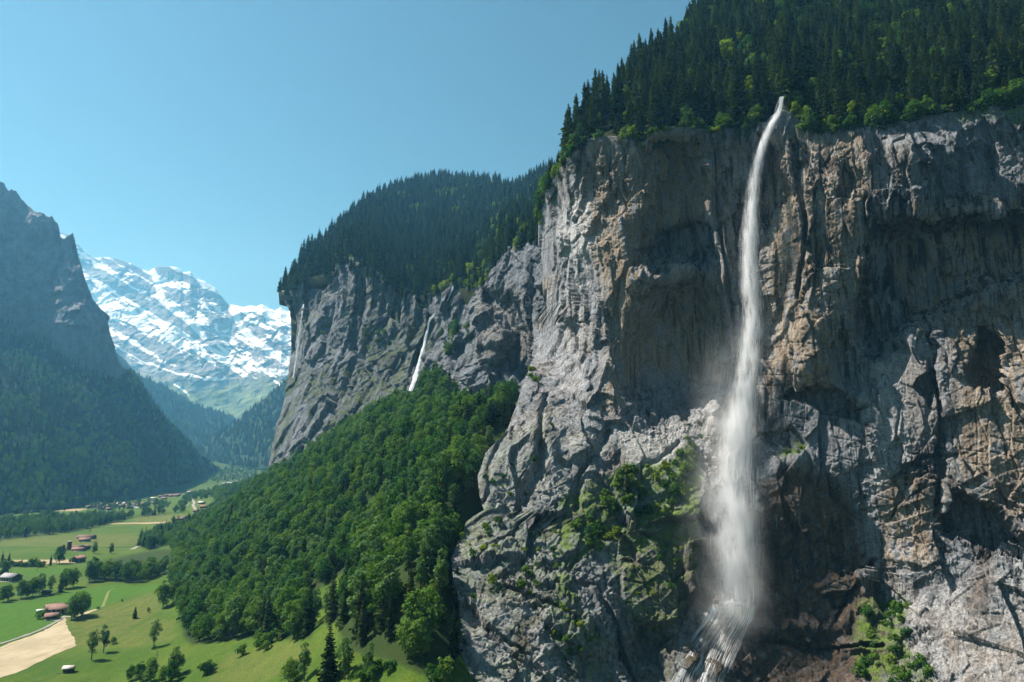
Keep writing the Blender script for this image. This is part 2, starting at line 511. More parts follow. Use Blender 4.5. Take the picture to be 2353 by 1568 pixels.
# ------------------------------------------------------------------ rock
def rock_material(name, grey, tan, dark, pale, wet, moss, streak=1.0, fine=1.0):
    t = NT(name)
    p = t.pos()
    pv = t.pos((1, 1, 0.14)); pv2 = t.pos((1, 1, 0.05))
    n_big = t.noise(p, 0.03 * fine, 4, 0.6); n_mid = t.noise(p, 0.16 * fine, 6, 0.68); n_fine = t.noise(p, 0.85 * fine, 8, 0.78)
    n_run = t.noise(pv, 0.22 * fine, 5, 0.62, 0.4); n_run2 = t.noise(pv2, 0.35 * fine, 4, 0.6)
    c = t.mix(t.rng(n_mid, 0.3, 0.7), grey, tuple(x * 1.35 for x in grey))
    tanm = t.math('MULTIPLY', t.attr('tan'), t.rng(t.math('ADD', t.math('MULTIPLY', n_mid, 0.35), t.math('MULTIPLY', n_run, 0.65)), 0.38, 0.54))
    c = t.mix(tanm, c, t.mix(t.rng(n_fine, 0.3, 0.7), tan, tuple(x * 1.3 for x in tan)))
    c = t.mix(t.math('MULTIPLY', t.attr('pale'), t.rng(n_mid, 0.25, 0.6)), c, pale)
    wetm = t.math('MULTIPLY', t.attr('wet'), t.rng(n_mid, 0.2, 0.55))
    c = t.mix(wetm, c, wet)
    run = t.math('MULTIPLY', t.attr('dark'), t.rng(n_run, 0.47, 0.58), True)
    run = t.math('ADD', run, t.math('MULTIPLY', t.rng(n_run2, 0.55, 0.68), 0.7 * streak), True)
    c = t.mix(t.math('MULTIPLY', run, 0.92), c, dark)
    c = t.mix(t.rng(n_run2, 0.22, 0.38, 0.45 * streak, 0.0), c, tuple(min(0.6, x * 1.45) for x in grey))
    n_run3 = t.noise(t.pos((1, 1, 0.018)), 0.55 * fine, 3, 0.6)
    c = t.mix(t.math('MULTIPLY', t.attr('dark'), t.rng(n_run3, 0.54, 0.64, 0, 0.8)), c, dark)
    c = t.mix(t.math('MULTIPLY', t.attr('tan'), t.rng(n_run3, 0.30, 0.42, 0.5, 0.0)), c, tuple(x * 1.25 for x in tan))
    # blotches of lichen and rust
    c = t.mix(t.rng(n_big, 0.58, 0.75, 0, 0.25), c, t.mix(0.5, c, tan))
    c = t.mix(t.rng(n_fine, 0.32, 0.68), t.mix(1.0, c, (0.55, 0.55, 0.56), 'MULTIPLY'), t.mix(1.0, c, (1.32, 1.32, 1.3), 'MULTIPLY'))
    mo = t.math('MULTIPLY', t.attr('moss'), t.rng(t.math('ADD', t.math('MULTIPLY', n_fine, 0.5), t.math('MULTIPLY', n_mid, 0.5)), 0.4, 0.54))
    c = t.mix(mo, c, t.mix(t.rng(n_fine, 0.3, 0.7), moss, tuple(x * 1.6 for x in moss)))
    h = t.math('ADD', t.math('MULTIPLY', n_mid, 1.3 / fine), t.math('ADD', t.math('MULTIPLY', n_fine, 1.7 / fine), t.math('MULTIPLY', t.noise(p, 2.4 * fine, 4, 0.7), 0.6 / fine)))
    h = t.math('ADD', h, t.math('MULTIPLY', n_run, 0.9 / fine))
    vor = t.n('ShaderNodeTexVoronoi'); vor.feature = 'F1'; vor.inputs['Scale'].default_value = 0.42 * fine
    t.link(t.pos((1, 1, 0.6)), vor.inputs['Vector'])
    h = t.math('ADD', h, t.math('MULTIPLY', vor.outputs['Distance'], 0.6 / fine))
    b = t.bsdf(c, t.math('SUBTRACT', 0.92, t.math('MULTIPLY', wetm, 0.5)), t.bump(h, 1.0, 1.0), 0.25)
    return t.m

def warp_grid(na, nb, left, right, top, bottom, it=40):
    """a grid stretched between four survey lines"""
    a = np.linspace(0, 1, na)[None, :]; b = np.linspace(0, 1, nb)[:, None]
    dx = np.full((nb, na), 0.0) + left(500) + a * (right(500) - left(500))
    dy = np.zeros((nb, na))
    for _ in range(it):
        tp = top(dx); bt = bottom(dx)
        dy = 0.5 * dy + 0.5 * (tp + b * (bt - tp))
        l = left(dy); r = right(dy)
        dx = 0.5 * dx + 0.5 * (l + a * (r - l))
    return dx, dy

def normals_of(P):
    du = np.gradient(P, axis=1); dv = np.gradient(P, axis=0)
    n = np.cross(du, dv)
    n /= np.linalg.norm(n, axis=-1, keepdims=True) + 1e-12
    flip = (n * P).sum(-1) > 0
    n[flip] *= -1
    return n

def blur(a, k):
    for _ in range(3):
        for ax in (0, 1):
            c = np.cumsum(np.concatenate([np.repeat(np.take(a, [0], ax), k + 1, ax), a, np.repeat(np.take(a, [-1], ax), k, ax)], ax), ax)
            n = a.shape[ax]
            a = (np.take(c, np.arange(2 * k + 1, 2 * k + 1 + n), ax) - np.take(c, np.arange(0, n), ax)) / (2 * k + 1)
    return a

RIM = [(1100, 640), (1200, 540), (1240, 465), (1255, 448), (1285, 395), (1310, 348), (1340, 322), (1400, 312), (1440, 318), (1480, 325), (1500, 306), (1540, 290), (1600, 292),
       (1640, 300), (1690, 292), (1740, 285), (1768, 280), (1785, 262), (1800, 252), (1828, 264), (1850, 284), (1868, 298), (1880, 306), (1930, 285), (1980, 290), (2060, 285), (2110, 268),
       (2160, 262), (2220, 250), (2290, 246), (2353, 238), (2500, 230)]
LEFT = [(300, 1252), (448, 1254), (500, 1240), (560, 1238), (611, 1242), (660, 1248), (706, 1252), (735, 1222), (792, 1226), (830, 1224), (860, 1212), (883, 1201), (929, 1188), (988, 1166),
        (1042, 1116), (1096, 1098), (1141, 1102), (1177, 1114), (1200, 1072), (1258, 1048), (1290, 1037), (1340, 1043), (1371, 1052), (1425, 1058), (1493, 1055), (1547, 1075), (1568, 1092), (1720, 1180)]

def build_near_cliff():
    dx, dy = warp_grid(860, 760, lambda y: interp(y, LEFT), lambda y: 2500 + 0 * y, lambda x: interp(x, RIM), lambda x: 1720 + 0 * x)
    # where the wall stands, metres ahead
    CPn = [(1240, 465, 560), (1310, 345, 482), (1400, 312, 462), (1480, 320, 448), (1640, 300, 436), (1790, 240, 426), (1830, 262, 424), (1950, 290, 410), (2150, 265, 402), (2353, 240, 394), (2500, 230, 388),
           (1242, 560, 556), (1320, 560, 505), (1405, 516, 462), (1550, 450, 452), (1640, 480, 437), (1720, 480, 441), (1760, 480, 430), (1850, 450, 409), (2000, 450, 399), (2150, 480, 389), (2353, 500, 380), (2500, 500, 374),
           (1245, 680, 552), (1330, 680, 498), (1430, 680, 456), (1560, 700, 459), (1665, 640, 437), (1740, 700, 440), (1850, 680, 409), (2000, 680, 400), (2150, 690, 396), (2353, 650, 380), (2500, 650, 372),
           (1225, 800, 545), (1320, 830, 488), (1400, 850, 458), (1550, 880, 459), (1690, 850, 438), (1760, 860, 424), (1850, 850, 408), (2010, 850, 402), (2100, 830, 392), (2200, 830, 382), (2353, 850, 369), (2500, 850, 360),
           (1200, 900, 462), (1250, 900, 470), (1400, 960, 444), (1480, 970, 445), (1570, 970, 447), (1650, 980, 436), (1760, 960, 424), (1900, 960, 405), (2050, 960, 392),
           (1116, 1050, 432), (1200, 1050, 424), (1350, 1070, 420), (1500, 1080, 418), (1600, 1080, 426), (1720, 1080, 417), (1850, 1060, 404), (2000, 1060, 389), (2150, 1050, 380), (2353, 1050, 362), (2500, 1050, 350),
           (1080, 1200, 392), (1200, 1200, 394), (1350, 1200, 396), (1500, 1200, 400), (1620, 1200, 404), (1750, 1220, 406), (1850, 1200, 401), (1930, 1200, 400), (2050, 1200, 386), (2200, 1200, 370), (2353, 1200, 356), (2500, 1200, 345),
           (1045, 1320, 350), (1200, 1320, 358), (1350, 1330, 368), (1500, 1330, 382), (1620, 1330, 391), (1700, 1330, 399), (1850, 1330, 404), (2000, 1330, 392), (2150, 1330, 368), (2353, 1330, 348), (2500, 1330, 336),
           (1055, 1440, 322), (1200, 1430, 330), (1350, 1440, 344), (1500, 1440, 370), (1620, 1420, 379), (1750, 1420, 391), (1900, 1440, 390), (2050, 1440, 372), (2200, 1440, 352), (2353, 1440, 338),
           (1080, 1568, 305), (1250, 1568, 314), (1450, 1568, 343), (1600, 1568, 350), (1750, 1568, 366), (1900, 1568, 366), (2100, 1568, 345), (2353, 1568, 325), (2500, 1568, 316),
           (1180, 1700, 290), (1500, 1700, 315), (1750, 1700, 345), (2100, 1700, 330), (2500, 1700, 300)]
    CPn = np.array(CPn, float)
    f = TPS(CPn[:, :2] / 300, CPn[:, 2], lam=0.02)
    Y = f(np.stack([dx, dy], -1) / 300)
    # wobble the survey lines so that no edge runs straight
    wob = np.stack([dx / 70, dy / 70, 0 * dx], -1)
    wx = dx + 13 * fbm(wob, 4, 31); wy = dy + 13 * fbm(wob, 4, 37)
    def recess(poly, depth, w, sharp=0.0):
        sd = poly_sd(wx, wy, poly)
        return depth * ss(-sharp, w, sd)
    Y = Y + recess([(1490, 318), (1560, 306), (1632, 305), (1648, 480), (1665, 640), (1690, 800), (1665, 940), (1590, 968), (1500, 962), (1430, 940), (1398, 880), (1420, 770), (1470, 690), (1490, 640), (1445, 590), (1440, 540), (1470, 470)], 20, 75, 10)
    Y = Y + recess([(1445, 575), (1550, 512), (1640, 500), (1650, 600), (1560, 610), (1500, 640)], 8, 14, 2)
    Y = Y + recess([(2262, 752), (2310, 800), (2322, 870), (2312, 905), (2235, 900), (2195, 850)], 17, 20, 2)
    Y = Y + recess([(2140, 1205), (2200, 1132), (2240, 1140), (2300, 1185), (2360, 1225), (2480, 1290), (2480, 1340), (2340, 1300), (2270, 1275), (2200, 1240)], 14, 16, 2)
    Y = Y + recess([(1785, 915), (1838, 874), (1900, 885), (1965, 905), (2005, 940), (1980, 985), (1900, 955)], 9, 16, 2)
    Y = Y + recess([(1750, 300), (1800, 340), (1790, 480), (1760, 560), (1745, 450)], 10, 20, 4)
    Y = Y + recess([(2000, 500), (2353, 480), (2500, 560), (2500, 620), (2353, 640), (2190, 712), (2080, 790), (2010, 830), (1960, 780), (1980, 620)], 16, 42, 3)
    for ex, ey, rx, ry, dp in [(1352, 741, 16, 8, 6), (1290, 880, 10, 9, 5), (1282, 925, 9, 5, 3), (1330, 620, 8, 30, 4), (1262, 700, 8, 26, 5), (1700, 520, 14, 70, 5), (1985, 700, 12, 60, 5), (2130, 860, 9, 90, 5),
                               (1945, 420, 12, 40, 5), (2095, 600, 12, 50, 4), (1880, 560, 9, 60, 4), (1470, 1120, 20, 10, 4), (1440, 1300, 20, 12, 4)]:
        Y = Y + dp * np.exp(-(((wx - ex) / rx) ** 2 + ((wy - ey) / ry) ** 2) ** 1.5)
    for ex, ey, rx, ry, dp in [(1545, 628, 55, 26, 15), (1480, 640, 40, 40, 8), (1330, 540, 40, 60, 5), (1640, 380, 16, 110, 7), (1655, 600, 14, 120, 6), (1850, 790, 60, 90, 7), (2120, 360, 80, 60, 7),
                               (1990, 340, 30, 60, 4), (1640, 930, 18, 60, 7), (1240, 1010, 50, 60, 6), (1120, 1110, 30, 60, 5), (1560, 1180, 50, 20, 6), (1480, 1200, 60, 20, 6),
                               (1700, 1385, 60, 16, 6), (1840, 1440, 90, 20, 6), (1960, 1480, 90, 16, 5), (2080, 1300, 70, 40, 5), (1810, 1060, 50, 30, 6)]:
        Y = Y - dp * np.exp(-(((wx - ex) / rx) ** 2 + ((wy - ey) / ry) ** 2) ** 1.5)
    # cracks and gullies
    for pts, wd, dp in [([(1143, 1346), (1260, 1392), (1330, 1420)], 5, 4), ([(1250, 1301), (1367, 1355), (1400, 1420), (1439, 1518), (1470, 1600)], 8, 6), ([(1160, 1000), (1125, 1080), (1110, 1170)], 6, 4),
                        ([(1260, 905), (1250, 960), (1245, 1040), (1190, 1180)], 8, 7), ([(1640, 300), (1645, 480), (1665, 640), (1690, 800)], 5, 5), ([(1345, 330), (1330, 480), (1300, 600), (1290, 760)], 6, 4),
                        ([(1830, 330), (1850, 520), (1840, 690)], 7, 5), ([(1985, 460), (1990, 620), (2000, 790)], 8, 6), ([(2130, 740), (2150, 900), (2170, 1080), (2150, 1180)], 9, 6),
                        ([(2010, 1290), (1960, 1360), (1930, 1420)], 7, 5), ([(1200, 1120), (1180, 1230), (1090, 1300)], 6, 4), ([(1430, 1180), (1520, 1210), (1600, 1200)], 6, 5),
                        ([(1400, 990), (1340, 1060), (1330, 1160)], 8, 5), ([(1720, 1470), (1880, 1490), (2030, 1480)], 6, 5), ([(1420, 1100), (1500, 1060), (1560, 1010)], 5, 3),
                        ([(1700, 1400), (1640, 1470), (1600, 1568)], 7, 4), ([(1120, 1440), (1200, 1500), (1260, 1568)], 5, 3), ([(1280, 1480), (1330, 1568)], 5, 3), ([(2060, 1100), (2120, 1050), (2200, 1040)], 5, 3)]:
        Y = Y + dp * np.exp(-(line_d(wx, wy, pts) / wd) ** 2)
    P = at(dx, dy, Y)
    N = normals_of(blur(P, 6))
    # broken relief: blocks, ribs, shelves
    smooth_rock = ss(-20, 30, poly_sd(wx, wy, [(1410, 700), (1640, 640), (1680, 900), (1500, 950), (1400, 900)]))
    for pl, a in [([(1420, 985), (1600, 965), (1570, 1060), (1440, 1110)], 0.9), ([(1262, 860), (1340, 840), (1350, 1000), (1265, 1060)], 0.9), ([(2150, 1260), (2500, 1340), (2500, 1720), (2150, 1600)], 0.6), ([(2030, 840), (2110, 790), (2120, 1000), (2010, 1100)], 0.7), ([(1100, 1400), (1230, 1410), (1250, 1600), (1100, 1600)], 0.6), ([(1900, 1050), (2080, 1050), (2050, 1250), (1930, 1250)], 0.5)]:
        smooth_rock = np.maximum(smooth_rock, a * ss(-15, 20, poly_sd(wx, wy, pl)))
    calm = 1 - 0.7 * smooth_rock
    Q = P + 2.2 * np.stack([fbm(P / 20, 3, 41), fbm(P / 20, 3, 43), fbm(P / 20, 3, 47)], -1)
    dip = np.stack([P[..., 0] * 0.9 + P[..., 2] * 0.35, P[..., 1], P[..., 2] * 0.9 - P[..., 0] * 0.42], -1)
    v0, e0 = facet(Q / np.array([26, 26, 38]), 91, 1.0)
    vc, ec = facet(Q / np.array([8.5, 8.5, 60]), 111, 0.9)
    vb, eb = facet(dip / np.array([26, 26, 4.6]), 121, 0.8)
    v1, e1 = facet(Q / np.array([9.5, 9.5, 13]), 101, 1.2)
    v2, e2 = facet(P / np.array([3.6, 3.6, 5.2]), 131, 1.2)
    v3, e3 = facet(P / np.array([1.5, 1.5, 2.0]), 151, 1.2)
    lower = ss(980, 1200, dy)
    broken = ss(-0.05, 0.5, fbm(P / 32, 3, 77))
    calm2 = calm * (0.5 + 0.5 * lower)
    d = calm * (6.0 * v0 + 3.4 * (1 - 0.5 * lower) * vc + (0.6 + 1.2 * lower) * vb) + calm2 * ((1.1 + 1.9 * broken) * v1 + (0.3 + 0.85 * broken) * v2) + (0.26 + 0.4 * broken) * v3
    bedc = (P[..., 2] + 0.22 * P[..., 0] + 5.0 * fbm(P / 70, 3, 161)) / 9.0
    bedc = bedc + 0.35 * _h01(np.floor(bedc).astype(np.int64), np.zeros(bedc.shape, np.int64), np.zeros(bedc.shape, np.int64), 163)
    bed = ss(0.075, 0.0, np.abs(bedc - np.floor(bedc) - 0.5)) * ss(-0.15, 0.25, fbm(P / 28, 3, 165))
    d = d - 0.75 * calm * bed
    d = d - calm * (0.6 * ss(0.06, 0.0, ec) + 0.9 * ss(0.06, 0.0, e1) * broken) + 0.22 * fbm(P / 1.6, 3, 81) + 2.2 * fbm(P / 30, 3, 83)
    edge = np.minimum(1, np.linspace(0, 1, dx.shape[1])[None, :] * 14) * np.minimum(1, np.linspace(0, 1, dx.shape[0])[:, None] * 16 + 0.15)
    P = P + N * (d * (0.35 + 0.65 * edge))[..., None]
    N2 = normals_of(P)
    global NEAR_P, NEAR_D, NEAR_N
    NEAR_P, NEAR_D, NEAR_N = P, (dx, dy), N2
    # what grows and stains where; pale and dark also hold painted sun and shade
    nz1 = fbm(P / 22, 4, 91); nz2 = fbm(P / 7, 4, 95)
    def zone(poly, w=25): return ss(-w, w, poly_sd(wx, wy, poly) + 18 * nz1)
    tan = 0.30 * ss(-0.1, 0.45, nz1)
    for pl, a in [([(1340, 320), (1500, 320), (1480, 640), (1440, 780), (1420, 960), (1370, 940), (1400, 740), (1350, 560)], 0.8), ([(1480, 300), (1640, 300), (1650, 500), (1440, 570)], 1.0),
                  ([(1500, 620), (1660, 640), (1660, 880), (1480, 860), (1400, 930), (1400, 800)], 0.75), ([(1640, 320), (1720, 320), (1700, 640), (1660, 640)], 0.5), ([(1760, 300), (2000, 300), (2010, 720), (1900, 900), (1760, 900)], 0.8),
                  ([(2000, 480), (2500, 420), (2500, 700), (2100, 760)], 0.8), ([(2180, 700), (2500, 620), (2500, 1320), (2330, 1210), (2200, 1120)], 0.72), ([(2020, 1100), (2180, 1080), (2160, 1300), (2030, 1300)], 0.7),
                  ([(1150, 660), (1280, 640), (1250, 760)], 0.6), ([(1440, 990), (1600, 970), (1580, 1080), (1450, 1100)], 0.35), ([(2150, 1450), (2500, 1350), (2500, 1720), (2250, 1720)], 0.45)]:
        tan = np.maximum(tan, a * zone(pl))
    wet = np.zeros_like(tan)
    for pl, a in [([(1740, 1100), (1830, 1060), (1950, 1110), (2000, 1300), (2010, 1400), (2050, 1480), (2030, 1720), (1540, 1720), (1560, 1500), (1640, 1380), (1740, 1380)], 1.0),
                  ([(1380, 1200), (1640, 1150), (1660, 1380), (1560, 1420), (1480, 1380)], 0.75), ([(1430, 1400), (1560, 1420), (1560, 1720), (1480, 1720)], 0.6), ([(2235, 1230), (2280, 1230), (2270, 1420), (2230, 1400)], 0.7),
                  ([(1190, 1440), (1230, 1420), (1215, 1500), (1180, 1568)], 0.9), ([(2060, 850), (2110, 800), (2160, 900), (2150, 1150), (2100, 1150)], 0.5), ([(1400, 1000), (1330, 1180), (1420, 1180), (1450, 1060)], 0.4)]:
        wet = np.maximum(wet, a * zone(pl, 20))
    pale = np.zeros_like(tan)  # pale rock; the sunlit left band also has its brightness put into colour
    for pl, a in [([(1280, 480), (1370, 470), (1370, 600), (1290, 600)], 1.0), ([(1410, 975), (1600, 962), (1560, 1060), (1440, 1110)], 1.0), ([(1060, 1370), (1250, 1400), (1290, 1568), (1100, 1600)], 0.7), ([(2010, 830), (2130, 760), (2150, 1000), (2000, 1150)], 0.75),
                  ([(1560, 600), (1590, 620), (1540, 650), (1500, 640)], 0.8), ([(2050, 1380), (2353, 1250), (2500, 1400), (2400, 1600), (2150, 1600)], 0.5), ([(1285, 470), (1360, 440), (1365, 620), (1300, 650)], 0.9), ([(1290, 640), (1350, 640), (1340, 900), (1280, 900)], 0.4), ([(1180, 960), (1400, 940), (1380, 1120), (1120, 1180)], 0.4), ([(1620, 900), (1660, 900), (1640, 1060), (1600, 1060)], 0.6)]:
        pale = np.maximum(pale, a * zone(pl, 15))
    dark = 0.55 + 0.6 * nz1  # streak amount; zones below also paint shade under the overhang and in recesses
    for pl, a in [([(1960, 440), (2500, 430), (2500, 640), (2190, 720), (2010, 830), (1960, 800)], 1.0), ([(1820, 320), (1960, 320), (1960, 900), (1850, 700)], 0.9), ([(2090, 800), (2160, 800), (2170, 1180), (2090, 1150)], 1.0),
                  ([(2130, 1180), (2500, 1300), (2500, 1500), (2130, 1400)], 0.8), ([(1740, 1180), (1960, 1180), (2000, 1420), (1740, 1420)], 1.0), ([(1490, 520), (1650, 500), (1650, 640), (1500, 640)], 0.9)]:
        dark = np.maximum(dark, a * zone(pl, 20))
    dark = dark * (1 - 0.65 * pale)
    up = np.clip(N2[..., 2], -1, 1)
    moss = np.zeros_like(tan)
    for pl, a in [([(1040, 1200), (1120, 1150), (1300, 1180), (1330, 1300), (1240, 1390), (1060, 1380)], 0.42), ([(1270, 1160), (1420, 1080), (1520, 1060), (1590, 1000), (1620, 1060), (1600, 1230), (1520, 1290), (1400, 1250), (1300, 1330), (1400, 1500), (1280, 1420)], 1.0),
                  ([(1100, 1040), (1280, 950), (1270, 1080), (1130, 1180)], 0.25), ([(1770, 1030), (1860, 1005), (1870, 1040), (1790, 1050)], 1.0), ([(1380, 1250), (1620, 1160), (1600, 1300), (1540, 1500), (1440, 1420)], 0.7), ([(1980, 1390), (2070, 1370), (2080, 1480), (2150, 1568), (2000, 1600), (1960, 1480)], 1.0),
                  ([(1240, 1380), (1350, 1400), (1400, 1568), (1300, 1568)], 0.55), ([(1800, 250), (1860, 250), (1860, 320), (1810, 310)], 0.7), ([(2130, 262), (2353, 235), (2353, 275), (2200, 290)], 0.9), ([(1060, 1540), (1200, 1500), (1330, 1590), (1300, 1720), (1100, 1700)], 0.35)]:
        moss = np.maximum(moss, a * zone(pl, 12))
    grassy = zone([(1290, 1170), (1420, 1090), (1520, 1065), (1590, 1010), (1620, 1060), (1600, 1230), (1520, 1290), (1400, 1250), (1310, 1330)], 15)
    moss = moss * ss(0.12, 0.5, up + 0.35 * nz2 + 0.06 + 0.26 * grassy)
    moss = np.maximum(moss, ss(0.45, 0.8, up + 0.2 * nz2) * 0.3 * ss(900, 1100, dy) * ss(1700, 1500, dx))
    # the wall turns back out of sight at its far corner and under the trees
    nb, na = dx.shape
    wrapL = [P[:, :1] + np.array([k * 6.0, k * 30.0, 0]) for k in (3, 2, 1)]
    PP = np.concatenate(wrapL + [P], 1)
    top = [PP[:1] + np.array([0, 10.0 * k, 4.0 * k]) for k in (3, 2, 1)]
    PP = np.concatenate(top + [PP], 0)
    def pad(a): return np.pad(a, ((3, 0), (3, 0)), mode='edge')
    me = mesh_np('cliff', PP.reshape(-1, 3), grid_faces(*PP.shape[:2]), False,
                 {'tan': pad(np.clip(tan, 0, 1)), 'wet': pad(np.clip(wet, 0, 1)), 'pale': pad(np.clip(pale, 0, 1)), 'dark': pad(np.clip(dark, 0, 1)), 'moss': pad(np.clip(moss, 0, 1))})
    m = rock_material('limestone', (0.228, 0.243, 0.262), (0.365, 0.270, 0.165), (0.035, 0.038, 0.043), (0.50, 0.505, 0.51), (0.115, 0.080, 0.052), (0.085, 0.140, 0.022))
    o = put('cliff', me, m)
    tag(o, 'grey and tan limestone cliff behind the tall waterfall', kind='structure')

RIM2 = [(560, 640), (630, 664), (645, 668), (665, 672), (690, 655), (710, 630), (770, 624), (778, 590), (812, 592), (850, 618), (880, 634), (915, 668), (940, 657), (983, 676), (1001, 668), (1040, 652), (1080, 660),
        (1105, 655), (1140, 600), (1172, 570), (1236, 552), (1300, 540)]
LEFT2 = [(500, 645), (668, 646), (690, 653), (715, 666), (745, 669), (800, 668), (840, 664), (900, 655), (960, 641), (1040, 626), (1090, 616), (1118, 600), (1250, 585)]
def build_far_cliff():
    dx, dy = warp_grid(560, 420, lambda y: interp(y, LEFT2), lambda y: 1300 + 0 * y, lambda x: interp(x, RIM2),
                       lambda x: interp(x, [(560, 1170), (600, 1150), (700, 1110), (760, 1060), (850, 1010), (930, 975), (1000, 950), (1020, 1010), (1100, 1010), (1190, 1000), (1300, 990)]))
    cp = np.array([(645, 668, 1190), (710, 630, 1150), (780, 592, 1105), (880, 634, 1020), (985, 676, 960), (1080, 660, 860), (1170, 570, 780), (1300, 540, 700),
                   (668, 745, 1165), (690, 760, 1135), (770, 740, 1080), (880, 740, 1010), (985, 760, 945), (1080, 740, 830), (1170, 700, 740), (1300, 680, 660),
                   (664, 850, 1130), (770, 860, 1040), (880, 850, 960), (950, 860, 915), (1050, 830, 790), (1150, 830, 725), (1300, 830, 640),
                   (640, 960, 1090), (750, 960, 990), (860, 940, 905), (1020, 920, 760), (1150, 920, 690), (1300, 920, 610),
                   (612, 1100, 1030), (700, 1050, 960), (620, 1150, 1000), (1000, 1000, 740), (1150, 990, 660), (1300, 990, 580)], float)
    f = TPS(cp[:, :2] / 300, cp[:, 2], lam=0.02)
    Y = f(np.stack([dx, dy], -1) / 300)
    wob = np.stack([dx / 50, dy / 50, 0 * dx], -1)
    wx = dx + 9 * fbm(wob, 4, 231); wy = dy + 9 * fbm(wob, 4, 237)
    def recess(poly, depth, w, sharp=0.0): return depth * ss(-sharp, w, poly_sd(wx, wy, poly))
    Y = Y + recess(CV(C4, [(1300, 780), (1420, 790), (1510, 815), (1570, 920), (1600, 1020), (1615, 1150), (1600, 1210), (1540, 1320), (1480, 1380), (1390, 1400), (1370, 1300), (1330, 1240), (1400, 1180), (1440, 1090), (1400, 960), (1300, 880)]), 38, 26, 3)
    Y = Y + recess(CV(C4, [(300, 690), (470, 690), (480, 830), (420, 960), (330, 1000), (290, 900)]), 26, 20, 3)
    Y = Y + recess(CV(C4, [(1000, 900), (1040, 850), (1010, 1000), (930, 1200), (900, 1340), (960, 1330), (1040, 1180), (1090, 1000), (1060, 960)]), 20, 10, 2)
    Y = Y + recess(CV(C4, [(180, 830), (320, 850), (300, 900), (280, 1150), (230, 1200), (235, 1000)]), 22, 18, 3)
    for pts, wd, dp in [(CV(C4, [(620, 900), (600, 1050), (640, 1200), (700, 1300)]), 10, 18), (CV(C4, [(830, 830), (800, 950), (700, 1080)]), 8, 12), (CV(C4, [(500, 640), (480, 800), (440, 1000), (330, 1150)]), 7, 12), (CV(C4, [(1180, 1130), (1160, 1300), (1200, 1450)]), 8, 12)]:
        Y = Y + dp * np.exp(-(line_d(wx, wy, pts) / wd) ** 2)
    for (px, py), rx, ry, dp in [(C4(1400, 1090), 30, 14, 16), (C4(860, 880), 20, 50, 14), (C4(700, 1000), 30, 50, 12), (C4(1120, 850), 20, 70, 12), (C4(560, 1250), 50, 40, 14), (C4(1290, 1050), 20, 60, 12)]:
        Y = Y - dp * np.exp(-(((wx - px) / rx) ** 2 + ((wy - py) / ry) ** 2) ** 1.5)
    P = at(dx, dy, Y)
    N = normals_of(blur(P, 5))
    Q = P + 4.0 * np.stack([fbm(P / 50, 3, 241), fbm(P / 50, 3, 243), fbm(P / 50, 3, 247)], -1)
    # dipping beds, running up to the left as in the photograph
    dip = np.stack([P[..., 0] * 0.85 + P[..., 2] * 0.5, P[..., 1], P[..., 2] * 0.85 - P[..., 0] * 0.5], -1)
    v0, e0 = facet(Q / np.array([60, 60, 90]), 301, 1.0)
    vc, ec = facet(Q / np.array([20, 20, 130]), 311, 0.9)
    vb, eb = facet(dip / np.array([60, 60, 9]), 321, 0.8)
    v1, e1 = facet(dip / np.array([26, 22, 15]), 331, 1.2)
    v2, e2 = facet(dip / np.array([9, 8, 5.5]), 351, 1.2)
    d = 9 * v0 + 9.0 * vc + 2.2 * vb + 1.5 * v1 + 1.2 * v2 + 4 * fbm(P / 60, 3, 283) + 0.6 * fbm(P / 4, 3, 285)
    edge = np.minimum(1, np.linspace(0, 1, dx.shape[1])[None, :] * 7) * np.minimum(1, np.linspace(0, 1, dx.shape[0])[:, None] * 14 + 0.15)
    P = P + N * (d * (0.3 + 0.7 * edge))[..., None]
    N2 = normals_of(P)
    global FAR_P, FAR_D, FAR_N
    FAR_P, FAR_D, FAR_N = P, (dx, dy), N2
    nz1 = fbm(P / 55, 4, 291); nz2 = fbm(P / 16, 4, 295); up = N2[..., 2]
    tan = 0.15 * ss(0.05, 0.5, nz1)
    for pl, a in [(CV(C4, [(1270, 780), (1560, 780), (1620, 1200), (1300, 1200)]), 0.7), (CV(C4, [(280, 1050), (350, 1050), (340, 1160), (290, 1160)]), 0.7), (CV(C4, [(560, 640), (560, 700), (1000, 860), (900, 1000), (600, 900)]), 0.35)]:
        tan = np.maximum(tan, a * ss(-20, 20, poly_sd(wx, wy, pl)))
    moss = ss(0.12, 0.5, up + 0.4 * nz2) * ss(-0.25, 0.25, nz1 + 0.1) * ss(1050, 960, dx)
    dark = np.clip(0.5 + 0.7 * nz1, 0, 1); wet = 0 * tan
    wet = np.maximum(wet, 0.6 * np.exp(-(line_d(wx, wy, CV(C4, [(1030, 960), (980, 1150), (930, 1340)])) / 14) ** 2))
    wrapL = [P[:, :1] + np.array([k * 30.0, k * 70.0, 0]) for k in (3, 2, 1)]
    PP = np.concatenate(wrapL + [P], 1)
    PP = np.concatenate([PP[:1] + np.array([0, 25.0 * k, 8.0 * k]) for k in (3, 2, 1)] + [PP], 0)
    def pad(a): return np.pad(np.clip(a, 0, 1), ((3, 0), (3, 0)), mode='edge')
    me = mesh_np('far_cliff', PP.reshape(-1, 3), grid_faces(*PP.shape[:2]), False, {'tan': pad(tan), 'wet': pad(wet), 'pale': pad(0 * tan), 'dark': pad(dark), 'moss': pad(moss)})
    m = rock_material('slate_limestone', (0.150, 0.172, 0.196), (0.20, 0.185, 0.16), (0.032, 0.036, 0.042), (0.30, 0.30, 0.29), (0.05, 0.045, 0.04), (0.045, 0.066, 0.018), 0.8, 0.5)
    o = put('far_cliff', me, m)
    tag(o, 'dark grey rock wall farther up the valley with two thin waterfalls', kind='structure')
